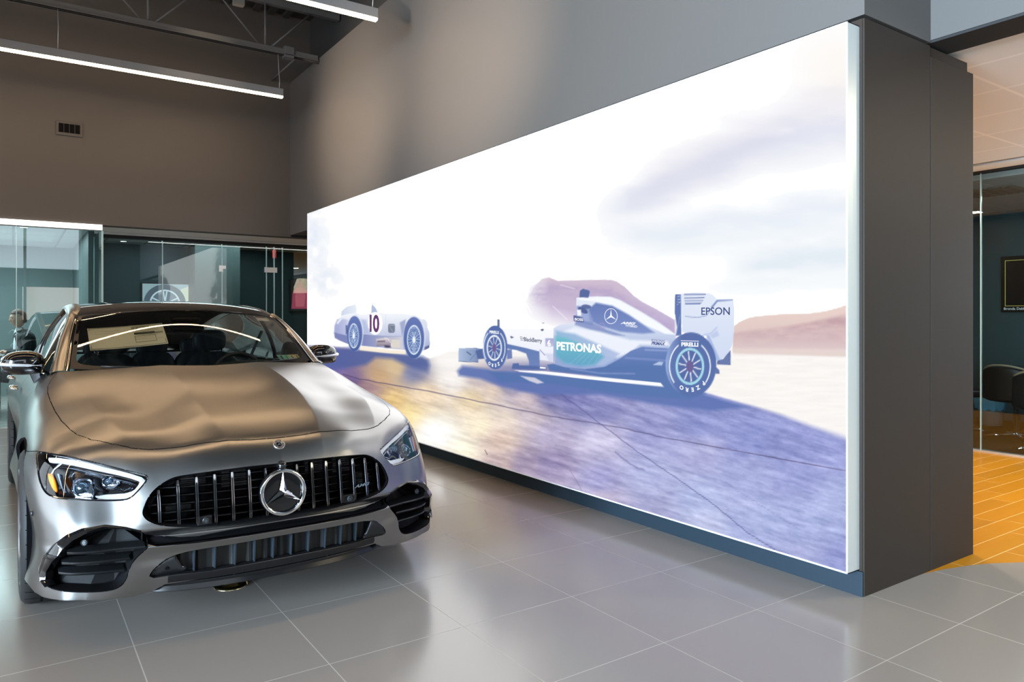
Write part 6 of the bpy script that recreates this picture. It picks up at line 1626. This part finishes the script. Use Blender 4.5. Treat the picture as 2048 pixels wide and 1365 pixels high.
# ---------------------------------------------------------------- light
def area(name, loc, rot, sx, sy, power, colr, spread=180):
    l = bpy.data.lights.new(name, 'AREA'); l.shape = 'RECTANGLE'; l.size = sx; l.size_y = sy; l.energy = power; l.color = colr; l.spread = R(spread)
    o = bpy.data.objects.new(name, l); col.objects.link(o); o.location = loc; o.rotation_euler = rot; return o
def spot(name, loc, target, power, colr, deg=35, blend=.9, size=.05):
    l = bpy.data.lights.new(name, 'SPOT'); l.energy = power; l.color = colr; l.spot_size = R(deg); l.spot_blend = blend; l.shadow_soft_size = size
    o = bpy.data.objects.new(name, l); col.objects.link(o); o.location = loc
    o.rotation_euler = (Vector(target)-Vector(loc)).to_track_quat('-Z', 'Y').to_euler(); return o
# daylight enters through the left-hand glazing and the front glazing
for y_, w_, p_ in ((-5.6, 2.3, 600), (-2.6, 2.3, 800), (.4, 2.3, 800)):
    area('daylight_left', (-9.15, y_, 2.3), (0, R(-90), 0), 3.9, w_, p_, (.62, .82, 1.0), 85)
area('daylight_front_high', (-3.6, -7.15, 3.7), (R(90), 0, 0), 11, 1.45, 20, (.86, .93, 1.0))
# corridor and offices
for x_ in (5.0, 6.7):
    for y_ in (.6, 2.6, 4.6, 6.8): area('corridor_fill', (x_, y_, 2.765), (0, 0, 0), .16, .16, 31, (1, .84, .62))  # added area lamps without fixtures, they light the corridor floor and ceiling
area('corridor_floor_fill', (6.0, -3.0, 2.7), (R(35), 0, 0), 2.5, 1.5, 120, (1, .85, .6))  # added area lamp under the ceiling, warm fill for the corridor
area('meeting_room_lamp', (9.2, 3.0, 2.68), (0, 0, 0), .5, .5, 14, (.75, .92, 1))
area('office_lamp', (2.6, 12.6, 2.55), (0, 0, 0), 2.5, .8, 30, (.8, .95, 1))
area('office_fill_left', (-2.0, 13.0, 2.55), (0, 0, 0), 5, 1.5, 340, (.85, .97, 1))  # added large area lamp, brightens the seated person behind the glass
area('vestibule_lamp', (3.2, 11.1, 2.49), (0, 0, 0), 3, .1, 8, (1, .95, .9))
# warm spotlights grazing the walls
spot('wall_spot', (.5, 7.9, 3.3), (3.32, 8.15, 3.75), 640, (1, .80, .60), 62, 1.)
spot('wall_spot', (.5, 5.1, 3.3), (3.32, 5.55, 3.80), 640, (1, .80, .60), 62, 1.)
spot('wall_spot', (1.9, 8.2, 5.3), (2.0, 10.55, 3.0), 30, (1, .78, .55), 54)
spot('wall_spot', (-1.2, 8.2, 5.3), (-1.1, 10.55, 3.0), 30, (1, .78, .55), 54)
w = bpy.data.worlds.new('world'); scene.world = w; w.use_nodes = True
w.node_tree.nodes['Background'].inputs[0].default_value = (.80, .90, 1, 1); w.node_tree.nodes['Background'].inputs[1].default_value = 3.4
# ---------------------------------------------------------------- camera and view
cam = bpy.data.cameras.new('camera'); co = bpy.data.objects.new('camera', cam); col.objects.link(co)
co.location = (0, 0, 1.3206); co.rotation_euler = (R(90), 0, R(-34.48))
cam.sensor_width = 36; cam.lens = 1452/2048*36; cam.shift_y = -45.5/2048
cam.clip_end = 200
scene.camera = co
vs = scene.view_settings; vs.view_transform = 'Standard'; vs.look = 'None'; vs.exposure = 0; vs.gamma = 1
vs.use_curve_mapping = False
